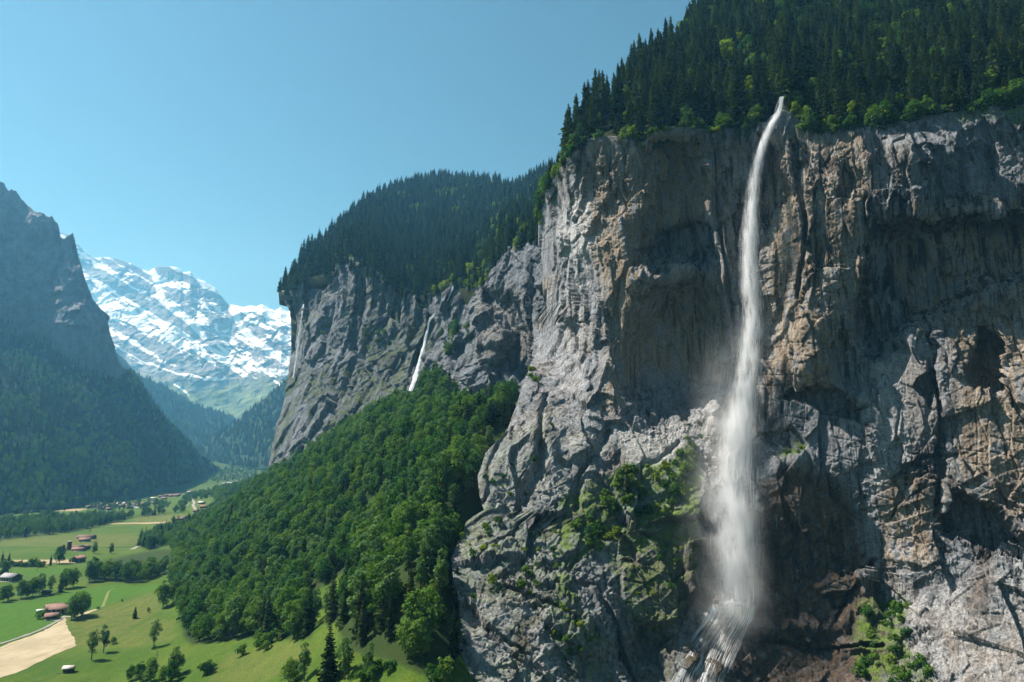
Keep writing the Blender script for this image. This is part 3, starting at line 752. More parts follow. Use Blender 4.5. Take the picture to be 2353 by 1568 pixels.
# ------------------------------------------------------------------ wooded shoulders above the walls
SKY1 = [(1236, 470), (1255, 445), (1270, 420), (1290, 362), (1310, 322), (1340, 285), (1390, 240), (1440, 195), (1490, 150), (1530, 115), (1570, 85), (1610, 40), (1640, 15), (1680, -40), (1800, -130), (2000, -200), (2500, -260)]
def build_shoulder():
    na, nb = 220, 120
    dx = np.linspace(1242, 2500, na)[None, :] + np.zeros((nb, 1))
    b = np.linspace(0, 1, nb)[:, None]
    rim = interp(dx, RIM); top = np.minimum(interp(dx, SKY1), rim - 4)
    dy = rim + 8 + b * (top - rim - 8)
    Yr = -3 + interp(dx, [(1240, 566), (1310, 489), (1400, 468), (1480, 454), (1640, 442), (1790, 431), (1950, 416), (2150, 407), (2353, 399), (2500, 393)])
    # a slope of about 48 degrees behind the rim
    a_, f_, c_ = ray(dx, dy); k = c_ / f_
    ar, fr, cr = ray(dx, rim); zr = cr / fr * Yr
    sl = interp(dx, [(1240, 0.95), (1500, 1.05), (1800, 1.12), (2500, 1.12)])
    Y = (sl * Yr - zr) / np.maximum(sl - k, 0.12)
    Y = np.clip(Y, Yr, 1100)
    P = at(dx, dy, Y)
    P[..., 2] += 3 * fbm(P / 40, 4, 401) * ss(0.0, 0.1, b)
    back = [P[-1:] + np.array([40.0 * k, 120.0 * k, 10.0 * k - 12 * k * k]) for k in (1, 2, 3)]
    low = [P[:1] + np.array([0, 4.0, -8.0])]
    PP = np.concatenate(low + [P] + back, 0)
    me = mesh_np('hill', PP.reshape(-1, 3), grid_faces(*PP.shape[:2]), True)
    t = NT('forest_floor')
    nz = t.noise(t.pos(), 0.2, 5, 0.6)
    t.bsdf(t.mix(t.rng(nz, 0.35, 0.7), (0.010, 0.014, 0.006), (0.022, 0.030, 0.009)), 0.95, t.bump(nz, 0.6, 2.0), 0.05)
    o = put('hill', me, t.m)
    tag(o, 'steep forested shoulder above the near cliff', kind='structure')
    global SH_P, SH_D, FLOOR_MAT
    SH_P, SH_D, FLOOR_MAT = P, (dx, dy), t.m

SKY2 = CV(C4, [(150, 830), (175, 800), (190, 770), (220, 700), (275, 640), (330, 580), (440, 495), (550, 405), (620, 335), (680, 285), (760, 257), (900, 197), (1020, 160), (1100, 160), (1230, 178), (1350, 180), (1430, 200), (1490, 210), (1550, 205), (1640, 160), (1700, 130), (1850, 80)])
def build_far_hill():
    na, nb = 240, 150
    dx = np.linspace(640, 1300, na)[None, :] + np.zeros((nb, 1)); b = np.linspace(0, 1, nb)[:, None]
    rim = interp(dx, RIM2); top = np.minimum(interp(dx, SKY2), rim - 3)
    dy = rim + 9 + b * (top - rim - 9)
    Yr = -interp(dx, [(645, 0), (730, 12), (1300, 12)]) + interp(dx, [(640, 1205), (710, 1160), (780, 1115), (880, 1030), (985, 970), (1080, 870), (1170, 790), (1300, 712)])
    Yt = interp(dx, [(640, 1240), (700, 1290), (760, 1420), (830, 1620), (900, 1850), (990, 2000), (1100, 1950), (1180, 1800), (1240, 1600), (1300, 1400)])
    Y = Yr + (Yt - Yr) * b ** 1.15
    P = at(dx, dy, Y)
    P[..., 2] += 12 * fbm(P / 160, 4, 411) * ss(0, 0.15, b) * ss(1, 0.85, b)
    back = [P[-1:] + np.array([20.0 * k, 250.0 * k, -20.0 * k * k]) for k in (1, 2, 3)]
    low = [P[:1] + np.array([0, 8.0, -18.0])]
    PP = np.concatenate(low + [P] + back, 0)
    me = mesh_np('far_hill', PP.reshape(-1, 3), grid_faces(*PP.shape[:2]), True)
    o = put('far_hill', me, FLOOR_MAT)
    tag(o, 'rounded hill of spruce forest on top of the far rock wall', kind='structure')
    global FH_P, FH_D
    FH_P, FH_D = P, (dx, dy)

# ------------------------------------------------------------------ the mountain across the valley
SKY3 = [(-160, 250), (-60, 350), (0, 412), (20, 436), (42, 441), (60, 466), (78, 480), (95, 491), (108, 494), (122, 499), (132, 506), (136, 520), (139, 540), (150, 543), (160, 538), (167, 533), (172, 545), (176, 565), (185, 600), (200, 650), (215, 692),
        (240, 722), (255, 772), (265, 803), (275, 835), (285, 848), (300, 852), (315, 870), (330, 892), (350, 922), (370, 946), (395, 975), (420, 1001), (445, 1030), (470, 1052), (495, 1072), (515, 1084), (530, 1090)]
FOOT3 = [(-160, 1215), (0, 1190), (100, 1172), (200, 1158), (300, 1138), (400, 1121), (480, 1103), (515, 1092), (530, 1093)]
WOOD3 = [(-160, 785), (0, 785), (60, 788), (100, 800), (140, 830), (180, 852), (230, 875), (265, 892), (280, 870), (300, 853), (530, 800)]
def build_left_mountain():
    na, n1, n2 = 420, 160, 220
    x = np.linspace(-160, 529, na)
    foot = interp(x, FOOT3); sky_ = np.minimum(interp(x, SKY3), foot - 2)
    # a ragged crest
    sky_ = sky_ + (ridged(np.stack([x / 16, 0 * x, 0 * x], -1), 4, 503) - 0.5) * -9 * ss(300, 250, x)
    wd = np.maximum(np.minimum(interp(x, WOOD3), foot - 1), sky_ + 1.0)
    Yf = interp(x, [(-160, 1400), (0, 1540), (100, 1640), (200, 1800), (300, 2050), (400, 2500), (480, 3050), (530, 3500)])
    a_, f_, c_ = ray(x, foot); zf = c_ / f_ * Yf
    a_, f_, c_ = ray(x, wd); kw = c_ / f_
    s1 = 0.74
    Yw = np.maximum((s1 * Yf - zf) / (s1 - kw), Yf + 1); zw = kw * Yw
    a_, f_, c_ = ray(x, sky_); ks = c_ / f_
    s2 = 2.6
    Ys = np.maximum((s2 * Yw - zw) / (s2 - ks), Yw + 1)
    b1 = np.linspace(0, 1, n1)[:, None]; b2 = np.linspace(0, 1, n2)[1:, None]
    def seg(d0, d1, Y0, Y1, b):
        # straight in space, so even in height
        k0 = ray(x, d0); k1 = ray(x, d1)
        z0 = k0[2] / k0[1] * Y0; z1 = k1[2] / k1[1] * Y1
        x0 = k0[0] / k0[1] * Y0; x1 = k1[0] / k1[1] * Y1
        return np.stack([x0 + (x1 - x0) * b, Y0 + (Y1 - Y0) * b, z0 + (z1 - z0) * b], -1)
    P1 = seg(foot, wd, Yf, Yw, b1); P2 = seg(wd, sky_, Yw, Ys, b2)
    P = np.concatenate([P1, P2], 0)
    tall = np.concatenate([np.zeros((n1, na)), b2 * np.ones((1, na))], 0)
    bb = np.concatenate([b1 * np.ones((1, na)), np.ones((n2 - 1, na))], 0)
    N = normals_of(blur(P, 4))
    rock = ss(-0.02, 0.16, tall - 0.02 + 0.10 * fbm(P / 130, 4, 515) * (tall > 0))
    gul = ridged(P / np.array([190, 190, 700]), 5, 511)
    bed = ridged(np.stack([P[..., 0] / 500, P[..., 1] / 500, (P[..., 2] + 0.3 * P[..., 0]) / 120], -1), 5, 513)
    v1, e1 = facet(P / np.array([70, 70, 110]), 521, 1.0); v2, e2 = facet(P / np.array([30, 30, 45]), 527, 1.0)
    d = rock * (42 * (gul - 0.55) + 20 * (bed - 0.5) + 12 * v1 + 9 * v2) + (1 - rock) * (30 * fbm(P / 260, 4, 531) * ss(0, 0.2, bb))
    crest = np.concatenate([np.ones((n1, na)), 1 - 0.85 * ss(0.9, 1.0, b2) * np.ones((1, na))], 0)
    side = ss(529, 490, x)[None, :]
    d = d * crest * side * np.where(x[None, :] > 250, 0.6, 1.0)
    P = P + N * d[..., None]
    N2 = normals_of(P)
    back = [P[-1:] + np.array([-150.0 * k, 60.0 * k, -100.0 * k * k]) for k in (1, 2, 3)]
    PP = np.concatenate([P[:1] + np.array([10, -10, -25.0]), P] + back, 0)
    wood = (1 - rock) + 0 * tall
    wood = np.maximum(wood, ss(0.25, 0.5, N2[..., 2] + 0.2 * fbm(P / 60, 3, 541)) * ss(0.5, 0.1, tall) * 0.3)
    wood = np.concatenate([wood[:1], wood] + [wood[-1:]] * 3, 0)
    me = mesh_np('mountain', PP.reshape(-1, 3), grid_faces(*PP.shape[:2]), True, {'wood': wood})
    t = NT('mountain_rock')
    p = t.pos(); n1_ = t.noise(p, 0.012, 6, 0.65); n2_ = t.noise(t.pos((1, 1, 0.25)), 0.03, 6, 0.65); n3 = t.noise(p, 0.08, 4, 0.6)
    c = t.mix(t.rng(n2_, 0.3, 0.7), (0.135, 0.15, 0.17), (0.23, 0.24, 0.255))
    c = t.mix(t.rng(n1_, 0.55, 0.75, 0, 0.15), c, (0.20, 0.18, 0.15))
    wc = t.mix(t.rng(n3, 0.35, 0.7), (0.013, 0.026, 0.012), (0.045, 0.070, 0.022))
    c = t.mix(t.attr('wood'), c, wc)
    h = t.math('ADD', t.math('MULTIPLY', n2_, 26.0), t.math('MULTIPLY', n3, 7.0))
    t.bsdf(c, 0.95, t.bump(h, 0.9, 1.0), 0.05)
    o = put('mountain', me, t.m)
    tag(o, 'shaded rock mountain with forested foot across the valley', kind='structure')
    global LM_P, LM_WOOD
    LM_P = P; LM_WOOD = wood[1:-3]

# ------------------------------------------------------------------ the snow range closing the valley
SKY4 = [(90, 520), (120, 526), (143, 534), (155, 537), (165, 545), (180, 562), (195, 576), (210, 590), (222, 593), (240, 591), (265, 593), (285, 600), (305, 607), (325, 618), (342, 624), (352, 617), (365, 611), (385, 612), (405, 614), (415, 620), (420, 626), (437, 624), (452, 640), (470, 646), (484, 655), (495, 662),
        (503, 672), (515, 688), (525, 699), (545, 702), (560, 706), (575, 702), (590, 704), (602, 699), (618, 708), (632, 714), (645, 706), (660, 716), (690, 712), (740, 720), (800, 720)]
def build_snow_range():
    na, nb = 560, 360
    dx = np.linspace(90, 800, na)[None, :] + np.zeros((nb, 1)); b = np.linspace(0, 1, nb)[:, None]
    top = interp(dx, SKY4); bot = 1075 + 0 * dx
    dy = bot + b * (top - bot)
    Yb = 6200.0; Yt = 8200.0
    h = (dy - 720) / 250.0                              # 1 at the alp, 0 at the crest
    Y = Yb + (Yt - Yb) * b ** 0.75
    P = at(dx, dy, Y)
    N = normals_of(blur(P, 4))
    q = np.stack([(P[..., 0] + 0.5 * P[..., 2]) / 1500, P[..., 1] / 1600, (P[..., 2] - 0.45 * P[..., 0]) / 700], -1)
    rg = ridged(q, 6, 601); v1, e1 = facet(P / np.array([300, 300, 360]), 611, 1.2); v2, e2 = facet(P / np.array([110, 110, 130]), 617, 1.2)
    rb = ridged(P / np.array([520, 520, 800]), 5, 619)
    d = (75 * (rg - 0.5) + 40 * (rb - 0.5) + 12 * v1 + 9 * v2) * ss(1.0, 0.93, b) * ss(0.12, 0.4, b)
    P = P + N * d[..., None]
    N2 = normals_of(P)
    # snow lies in bands along the dipping beds, in gullies and on the high shelves
    u = (dx - 400); vv = (dy - 800)
    al = np.where(dx > 520, 0.25, 0.5)
    qa = np.stack([(u * 0.87 + vv * 0.5) / 190, (vv * 0.87 - u * 0.5) / 16, 0 * u], -1)
    bands = fbm(qa + 0.9 * np.stack([fbm(P / 500, 3, 621), fbm(P / 500, 3, 623), 0 * u], -1), 5, 631)
    bands = 0.92 * bands + 0.26 * fbm(qa * np.array([2.3, 2.3, 1]) + 0.5 * np.stack([fbm(P / 260, 3, 625), fbm(P / 260, 3, 627), 0 * u], -1), 4, 633)
    speck = 0.6 * fbm(np.stack([(u * 0.87 + vv * 0.5) / 16, (vv * 0.87 - u * 0.5) / 6, 0 * dx], -1), 4, 641) + 0.6 * (ridged(np.stack([u / 40, vv / 40, 0 * dx], -1), 5, 643) - 0.5)
    height = interp(dy, [(520, 0.65), (640, 0.42), (700, 0.28), (780, 0.1), (840, -0.12), (880, -0.34), (920, -0.7), (980, -1.3)]) + interp(dx, [(150, 0.05), (420, -0.06), (520, 0.10), (600, 0.24), (700, 0.24)]) * ss(900, 800, dy)
    steep = np.clip(N2[..., 2] - 0.62, -0.5, 0.4)
    snow = ss(-0.04, 0.04, bands * 1.1 + 0.55 * speck + height + 0.4 * steep - 0.27)
    # long bands read off the photograph
    for pts, wd in [([(210, 640), (300, 690), (380, 745), (460, 790), (520, 815)], 6), ([(215, 665), (260, 690), (300, 730), (350, 765), (430, 800)], 5), ([(350, 620), (362, 650), (375, 690), (440, 740), (470, 770)], 9), ([(530, 705), (560, 760), (610, 800), (655, 830)], 10),
                    ([(270, 800), (330, 830), (400, 852)], 3), ([(405, 855), (470, 868), (520, 862)], 3), ([(560, 820), (610, 850), (660, 855)], 7), ([(400, 880), (420, 890), (430, 900)], 3), ([(500, 790), (560, 840), (590, 850)], 5)]:
        snow = np.maximum(snow, ss(1.0, 0.5, line_d(dx + 6 * speck, dy + 6 * speck + 8 * bands, pts) / wd))
    alp = ss(835, 905, dy + 20 * bands)
    PP = np.concatenate([P] + [P[-1:] + np.array([0, 300.0 * k, -150.0 * k * k]) for k in (1, 2, 3)], 0)
    def pad(a): return np.concatenate([a] + [a[-1:]] * 3, 0)
    me = mesh_np('snow_mountain', PP.reshape(-1, 3), grid_faces(*PP.shape[:2]), True, {'snow': pad(snow), 'alp': pad(alp)})
    t = NT('snow_and_rock')
    p = t.pos(); n1_ = t.noise(p, 0.01, 6, 0.65); n3 = t.noise(p, 0.004, 5, 0.6)
    c = t.mix(t.rng(n1_, 0.3, 0.7), (0.12, 0.13, 0.145), (0.22, 0.23, 0.24))
    alpc = t.mix(t.rng(n3, 0.4, 0.62), (0.028, 0.050, 0.022), (0.10, 0.14, 0.045))
    c = t.mix(t.attr('alp'), c, alpc)
    c = t.mix(t.attr('snow'), c, (0.82, 0.84, 0.86))
    t.bsdf(c, 0.85, t.bump(t.math('MULTIPLY', n1_, 40.0), 0.5, 1.0), 0.1)
    o = put('snow_mountain', me, t.m)
    tag(o, 'snow streaked mountain range closing the valley', kind='structure')

def build_spur(name, sky_, foot_, Yt, Yb, label, seed):
    na, nb = 160, 90
    x0, x1 = sky_[0][0], sky_[-1][0]
    dx = np.linspace(x0, x1, na)[None, :] + np.zeros((nb, 1)); b = np.linspace(0, 1, nb)[:, None]
    top = interp(dx, sky_); bot = np.maximum(interp(dx, foot_), top + 1)
    dy = bot + b * (top - bot)
    Y = interp(dx, Yb) + (interp(dx, Yt) - interp(dx, Yb)) * b
    P = at(dx, dy, Y); N = normals_of(blur(P, 4))
    P = P + N * (40 * fbm(P / 300, 4, seed) * ss(1.0, 0.85, b) * ss(0, 0.1, b))[..., None]
    PP = np.concatenate([P] + [P[-1:] + np.array([0, 200.0 * k, -60.0 * k * k]) for k in (1, 2, 3)], 0)
    me = mesh_np(name, PP.reshape(-1, 3), grid_faces(*PP.shape[:2]), True)
    t = NT(name + '_wood')
    n3 = t.noise(t.pos(), 0.05, 6, 0.7); n1_ = t.noise(t.pos(), 0.006, 5, 0.6)
    c = t.mix(t.rng(n3, 0.35, 0.7), (0.014, 0.030, 0.014), (0.045, 0.075, 0.026))
    c = t.mix(t.rng(n1_, 0.56, 0.66, 0, 0.8), c, (0.085, 0.12, 0.04))
    t.bsdf(c, 0.95, t.bump(t.math('MULTIPLY', n3, 18.0), 1.0, 1.0), 0.05)
    o = put(name, me, t.m)
    tag(o, label, kind='structure')
    return P
# ------------------------------------------------------------------ plants
def leaf_material(name, dark, light, trans=0.35, hue=0.5):
    t = NT(name)
    info = t.n('ShaderNodeObjectInfo')
    p = t.pos(kind='Object')
    nz = t.noise(p, 0.45, 3, 0.6); nf = t.noise(p, 2.3, 2, 0.6)
    mixv = t.math('ADD', t.math('MULTIPLY', nz, 0.55), t.math('ADD', t.math('MULTIPLY', info.outputs['Random'], 0.62), t.math('MULTIPLY', nf, 0.3)))
    c = t.mix(t.rng(mixv, 0.35, 0.95, smooth=False), dark, light)
    hs = t.n('ShaderNodeHueSaturation')
    t.link(t.math('ADD', 0.5, t.math('MULTIPLY', t.math('SUBTRACT', info.outputs['Random'], 0.5), -0.024 * hue * 2)), hs.inputs['Hue'])
    t.link(c, hs.inputs['Color'])
    d = t.n('ShaderNodeBsdfDiffuse'); tr = t.n('ShaderNodeBsdfTranslucent'); mx = t.n('ShaderNodeMixShader')
    t.link(hs.outputs[0], d.inputs['Color'])
    tc = t.mix(1.0, hs.outputs[0], (1.05, 1.3, 0.5), 'MULTIPLY'); t.link(tc, tr.inputs['Color'])
    mx.inputs[0].default_value = trans
    t.link(d.outputs[0], mx.inputs[1]); t.link(tr.outputs[0], mx.inputs[2])
    t.link(mx.outputs[0], t.out.inputs['Surface'])
    return t.m

M_SPRUCE = leaf_material('spruce_needles', (0.007, 0.016, 0.007), (0.048, 0.074, 0.022), 0.2)
M_LEAF = leaf_material('beech_leaves', (0.024, 0.070, 0.014), (0.084, 0.158, 0.030), 0.35)
M_LEAF2 = leaf_material('ash_leaves', (0.032, 0.080, 0.026), (0.090, 0.165, 0.054), 0.3)
M_BRIGHT = leaf_material('young_leaves', (0.085, 0.140, 0.018), (0.175, 0.235, 0.030), 0.42)
M_BARK = plain('bark', (0.075, 0.060, 0.046), 0.95, 0.05, 0.35, 1.5)
M_DEAD = plain('grey_dead_wood', (0.16, 0.145, 0.125), 0.95, 0.05, 0.3, 1.5)

class MB:
    """collects quads and tubes, then links them as one mesh"""
    def __init__(self): self.v, self.f, self.n = [], [], 0
    def quads(self, V):
        V = np.asarray(V, float)            # (n,4,3)
        self.v.append(V.reshape(-1, 3)); k = len(V)
        self.f.append(np.arange(self.n, self.n + 4 * k).reshape(k, 4)); self.n += 4 * k
    def tube(self, pts, rad, sides=6):
        pts = np.asarray(pts, float); rad = np.asarray(rad, float)
        d = np.gradient(pts, axis=0); d /= np.linalg.norm(d, axis=1)[:, None] + 1e-9
        a = np.where(np.abs(d[:, 2:3]) > 0.9, np.array([[1.0, 0, 0]]), np.array([[0, 0, 1.0]]))
        e1 = np.cross(d, a); e1 /= np.linalg.norm(e1, axis=1)[:, None] + 1e-9
        e2 = np.cross(d, e1)
        th = np.linspace(0, 2 * np.pi, sides, endpoint=False)
        ring = pts[:, None] + rad[:, None, None] * (np.cos(th)[None, :, None] * e1[:, None] + np.sin(th)[None, :, None] * e2[:, None])
        b = self.n; self.v.append(ring.reshape(-1, 3)); m = len(pts)
        f = []
        for i in range(m - 1):
            for j in range(sides):
                k = (j + 1) % sides
                f.append((b + i * sides + j, b + i * sides + k, b + (i + 1) * sides + k, b + (i + 1) * sides + j))
        self.f.append(np.array(f)); self.n += m * sides
    def box(self, x0, x1, y0, y1, z0, z1):
        v = np.array([(x, y, z) for z in (z0, z1) for y in (y0, y1) for x in (x0, x1)], float)
        f = np.array([(0, 2, 3, 1), (4, 5, 7, 6), (0, 1, 5, 4), (1, 3, 7, 5), (3, 2, 6, 7), (2, 0, 4, 6)])
        self.v.append(v); self.f.append(f + self.n); self.n += 8
    def raw(self, v, f):
        self.v.append(np.asarray(v, float)); self.f.append(np.asarray(f) + self.n); self.n += len(v)
    def mesh(self, name, mat=None, smooth=False):
        V = np.concatenate(self.v)
        me = mesh_np(name, V, self.f, smooth)
        if mat: me.materials.append(mat)
        return me

def leaf_quads(cen, nrm, size, rng, aspect=1.0):
    n = len(cen)
    r = rng.normal(size=(n, 3)); u = np.cross(nrm, r); u /= np.linalg.norm(u, axis=1)[:, None] + 1e-9
    w = np.cross(nrm, u); w /= np.linalg.norm(w, axis=1)[:, None] + 1e-9
    s = np.asarray(size).reshape(-1, 1) * np.ones((n, 1))
    a = u * s * 0.5; b = w * s * 0.5 * aspect
    k1 = 0.55 + 0.5 * rng.random((n, 1)); k2 = 0.55 + 0.5 * rng.random((n, 1))
    return np.stack([cen - a * k1, cen - b * k2, cen + a, cen + b], 1)

def spruce_mesh(seed, H=27.0, R0=5.0, dense=1.0, low=0.06):
    rng = np.random.default_rng(seed)
    tr = MB(); tr.tube([(0, 0, -1.5), (0, 0, H * 0.3), (0.05, 0, H * 0.97)], [0.38, 0.27, 0.03], 6)
    C, N, S = [], [], []
    levels = int(27 * dense); cr = MB()
    lean = rng.normal(size=2) * 0.15
    for i in range(levels):
        t = i / (levels - 1.0); z = H * (low + (1 - low) * t ** 0.92)
        r = R0 * (1 - t) ** 0.8 * (0.78 + 0.44 * rng.random()) + 0.28
        if rng.random() < 0.12: r *= 0.7
        nb = max(4, int((5 + 4.5 * (1 - t)) * dense)); off = rng.random() * 6.28
        for j in range(nb):
            a = off + 6.283 * j / nb + rng.normal() * 0.2; rr = r * (0.65 + 0.5 * rng.random())
            dirv = np.array([math.cos(a), math.sin(a), 0]); side = np.array([-math.sin(a), math.cos(a), 0])
            droop = 0.24 + 0.3 * (1 - t) + 0.12 * rng.random()
            pts = [np.array([lean[0] * t, lean[1] * t, z]) + dirv * rr * q + np.array([0, 0, -droop * rr * q + 0.22 * rr * q * q]) for q in (0.04, 0.5, 1.0)]
            wd = 0.26 * rr + 0.22
            w0, w1, w2 = wd * 0.55, wd, wd * 0.22
            tw = np.array([0, 0, 1.0]) * rng.normal() * 0.3
            s_ = side + tw
            cr.quads([[pts[0] - s_ * w0, pts[0] + s_ * w0, pts[1] + s_ * w1, pts[1] - s_ * w1], [pts[1] - s_ * w1, pts[1] + s_ * w1, pts[2] + s_ * w2, pts[2] - s_ * w2]])
            # hanging twigs
            k = 2 if rr > 1.0 else 1
            for q in range(k):
                u = 0.4 + 0.55 * rng.random(); c = pts[0] + (pts[2] - pts[0]) * u + side * rng.normal() * wd * 0.6
                hgt = (0.35 + 0.35 * rng.random()) * (0.5 + 0.35 * rr)
                ex = (side * rng.normal() + dirv * 0.6); ex /= np.linalg.norm(ex) + 1e-6
                ex = ex * (0.22 * rr + 0.18)
                cr.quads([[c - ex, c + ex, c + ex * 0.5 - np.array([0, 0, hgt]), c - ex * 0.4 - np.array([0, 0, hgt * 0.8])]])
    top = np.array([lean[0], lean[1], H])
    cr.quads([[top + (-0.25, 0, -1.6), top + (0.25, 0, -1.6), top + (0.02, 0, 0.4), top + (-0.02, 0, 0.4)], [top + (0, -0.25, -1.6), top + (0, 0.25, -1.6), top + (0, 0.02, 0.4), top + (0, -0.02, 0.4)]])
    return tr, cr

def broad_mesh(seed, H=17.0, W=10.0, nq=1700, blobs=24, base=0.1, size=0.95, multi=1):
    rng = np.random.default_rng(seed)
    tr = MB(); cr = MB()
    cz = H * (base + (1 - base) * 0.5); hz = H * (1 - base) * 0.5
    B = []
    for k in range(blobs):
        for _ in range(30):
            q = rng.normal(size=3); q /= np.linalg.norm(q); q *= 0.3 + 0.62 * rng.random() ** 0.5
            taper = 1.0 - 0.45 * max(q[2], 0) - 0.25 * max(-q[2] - 0.3, 0)
            q[0] *= taper; q[1] *= taper
            c = np.array([q[0] * W * 0.5 * 1.05, q[1] * W * 0.5 * 1.05, cz + q[2] * hz * 1.05])
            if all(np.linalg.norm(c - b[0]) > W * 0.17 for b in B): break
        B.append((c, W * (0.13 + 0.11 * rng.random())))
    B.append((np.array([0, 0, cz + hz * 0.15]), W * 0.26))
    tot = sum(r * r for _, r in B)
    for c, r in B:
        n = int(nq * r * r / tot)
        d = rng.normal(size=(n, 3)); d /= np.linalg.norm(d, axis=1)[:, None]
        d[:, 2] = np.where((d[:, 2] < -0.2) & (rng.random(n) < 0.5), -d[:, 2], d[:, 2])
        rad = r * (0.62 + 0.5 * rng.random((n, 1)) ** 0.6)
        p = c + d * rad * np.array([1.05, 1.05, 1.0])
        nn = d + np.array([0, 0, 0.45]) + 0.55 * rng.normal(size=(n, 3)); nn /= np.linalg.norm(nn, axis=1)[:, None]
        cr.quads(leaf_quads(p, nn, size * (0.6 + 0.8 * rng.random(n)), rng))
    for m in range(multi):
        o = rng.normal(size=2) * (0.0 if multi == 1 else W * 0.12)
        top = np.array([o[0] * 1.8, o[1] * 1.8, cz + hz * 0.45])
        tr.tube([(o[0], o[1], -1.2), (o[0] * 1.1, o[1] * 1.1, H * base), tuple(top)], [0.02 * H, 0.016 * H, 0.05], 6)
    for c, r in B[:7]:
        st = np.array([0, 0, H * base * 0.9 + 0.1 * H * rng.random()])
        tr.tube([st, (st + c) / 2 + (0, 0, 0.4), c], [0.009 * H, 0.006 * H, 0.03], 5)
    return tr, cr

def kind_set(maker, seeds, leaf, tname, cname, **kw):
    out = []
    for s in seeds:
        tr, cr = maker(s, **kw)
        out.append((tr.mesh(tname, M_BARK, True), cr.mesh(cname, leaf)))
    return out

SPRUCES = kind_set(spruce_mesh, [1, 2, 3, 4, 5], M_SPRUCE, 'trunk', 'crown') + kind_set(spruce_mesh, [6, 7], M_SPRUCE, 'trunk', 'crown', R0=3.8, low=0.14)
BROADS = kind_set(broad_mesh, [21, 22, 23], M_LEAF, 'trunk', 'crown') + kind_set(broad_mesh, [24, 25], M_LEAF2, 'trunk', 'crown', H=19.0, W=9.0, base=0.12) + kind_set(broad_mesh, [26], M_LEAF, 'trunk', 'crown', H=16.0, W=11.5, blobs=28)
BRIGHTS = kind_set(broad_mesh, [31, 32, 33], M_BRIGHT, 'trunk', 'crown', H=14.0, W=7.0, nq=900, blobs=17, size=0.9)
SLIMS = kind_set(broad_mesh, [41, 42], M_LEAF2, 'trunk', 'crown', H=20.0, W=7.0, nq=1200, base=0.2, size=0.8)
SHRUBS = [cr for _, cr in kind_set(broad_mesh, [51, 52, 53, 54], M_LEAF, 'trunk', 'shrub', H=3.6, W=4.4, nq=420, blobs=8, base=0.0, size=0.6)]
SHRUBS_B = [cr for _, cr in kind_set(broad_mesh, [55, 56, 57], M_BRIGHT, 'trunk', 'shrub', H=3.6, W=4.4, nq=420, blobs=8, base=0.0, size=0.6)]

def tree(name, pair, loc, scale, label, cat, group=None, rz=None, squash=1.0):
    t = empty(name, tuple(loc), RNG.random() * 6.28 if rz is None else rz)
    t.scale = (scale * squash, scale * squash, scale)
    tag(t, label, cat, group)
    put('trunk', pair[0], None, t); put('crown', pair[1], None, t)
    return t

def shrub(loc, scale, label, group, bright=False, name='shrub', cat='shrub'):
    o = put(name, random.choice(SHRUBS_B if bright else SHRUBS))
    o.location = tuple(loc); o.rotation_euler = (0, 0, random.random() * 6.28); o.scale = (scale, scale, scale * random.uniform(0.8, 1.25))
    tag(o, label, cat, group)
    return o

# --- masses of far trees: one object each, instancing the same tree shapes on points
LIB = {}
def lib(key, pairs):
    if key in LIB: return LIB[key]
    c = bpy.data.collections.new(key)
    for tr, cr in pairs:
        me = cr.copy()
        if tr is not None:
            import bmesh
            bm = bmesh.new(); bm.from_mesh(cr)
            for f in bm.faces: f.material_index = 0
            n0 = len(bm.faces); bm.from_mesh(tr); bm.faces.ensure_lookup_table()
            for f in bm.faces[n0:]: f.material_index = 1
            me = bpy.data.meshes.new(key); bm.to_mesh(me); bm.free()
            me.materials.append(cr.materials[0]); me.materials.append(M_BARK)
        c.objects.link(bpy.data.objects.new(key, me))
    LIB[key] = c
    return c

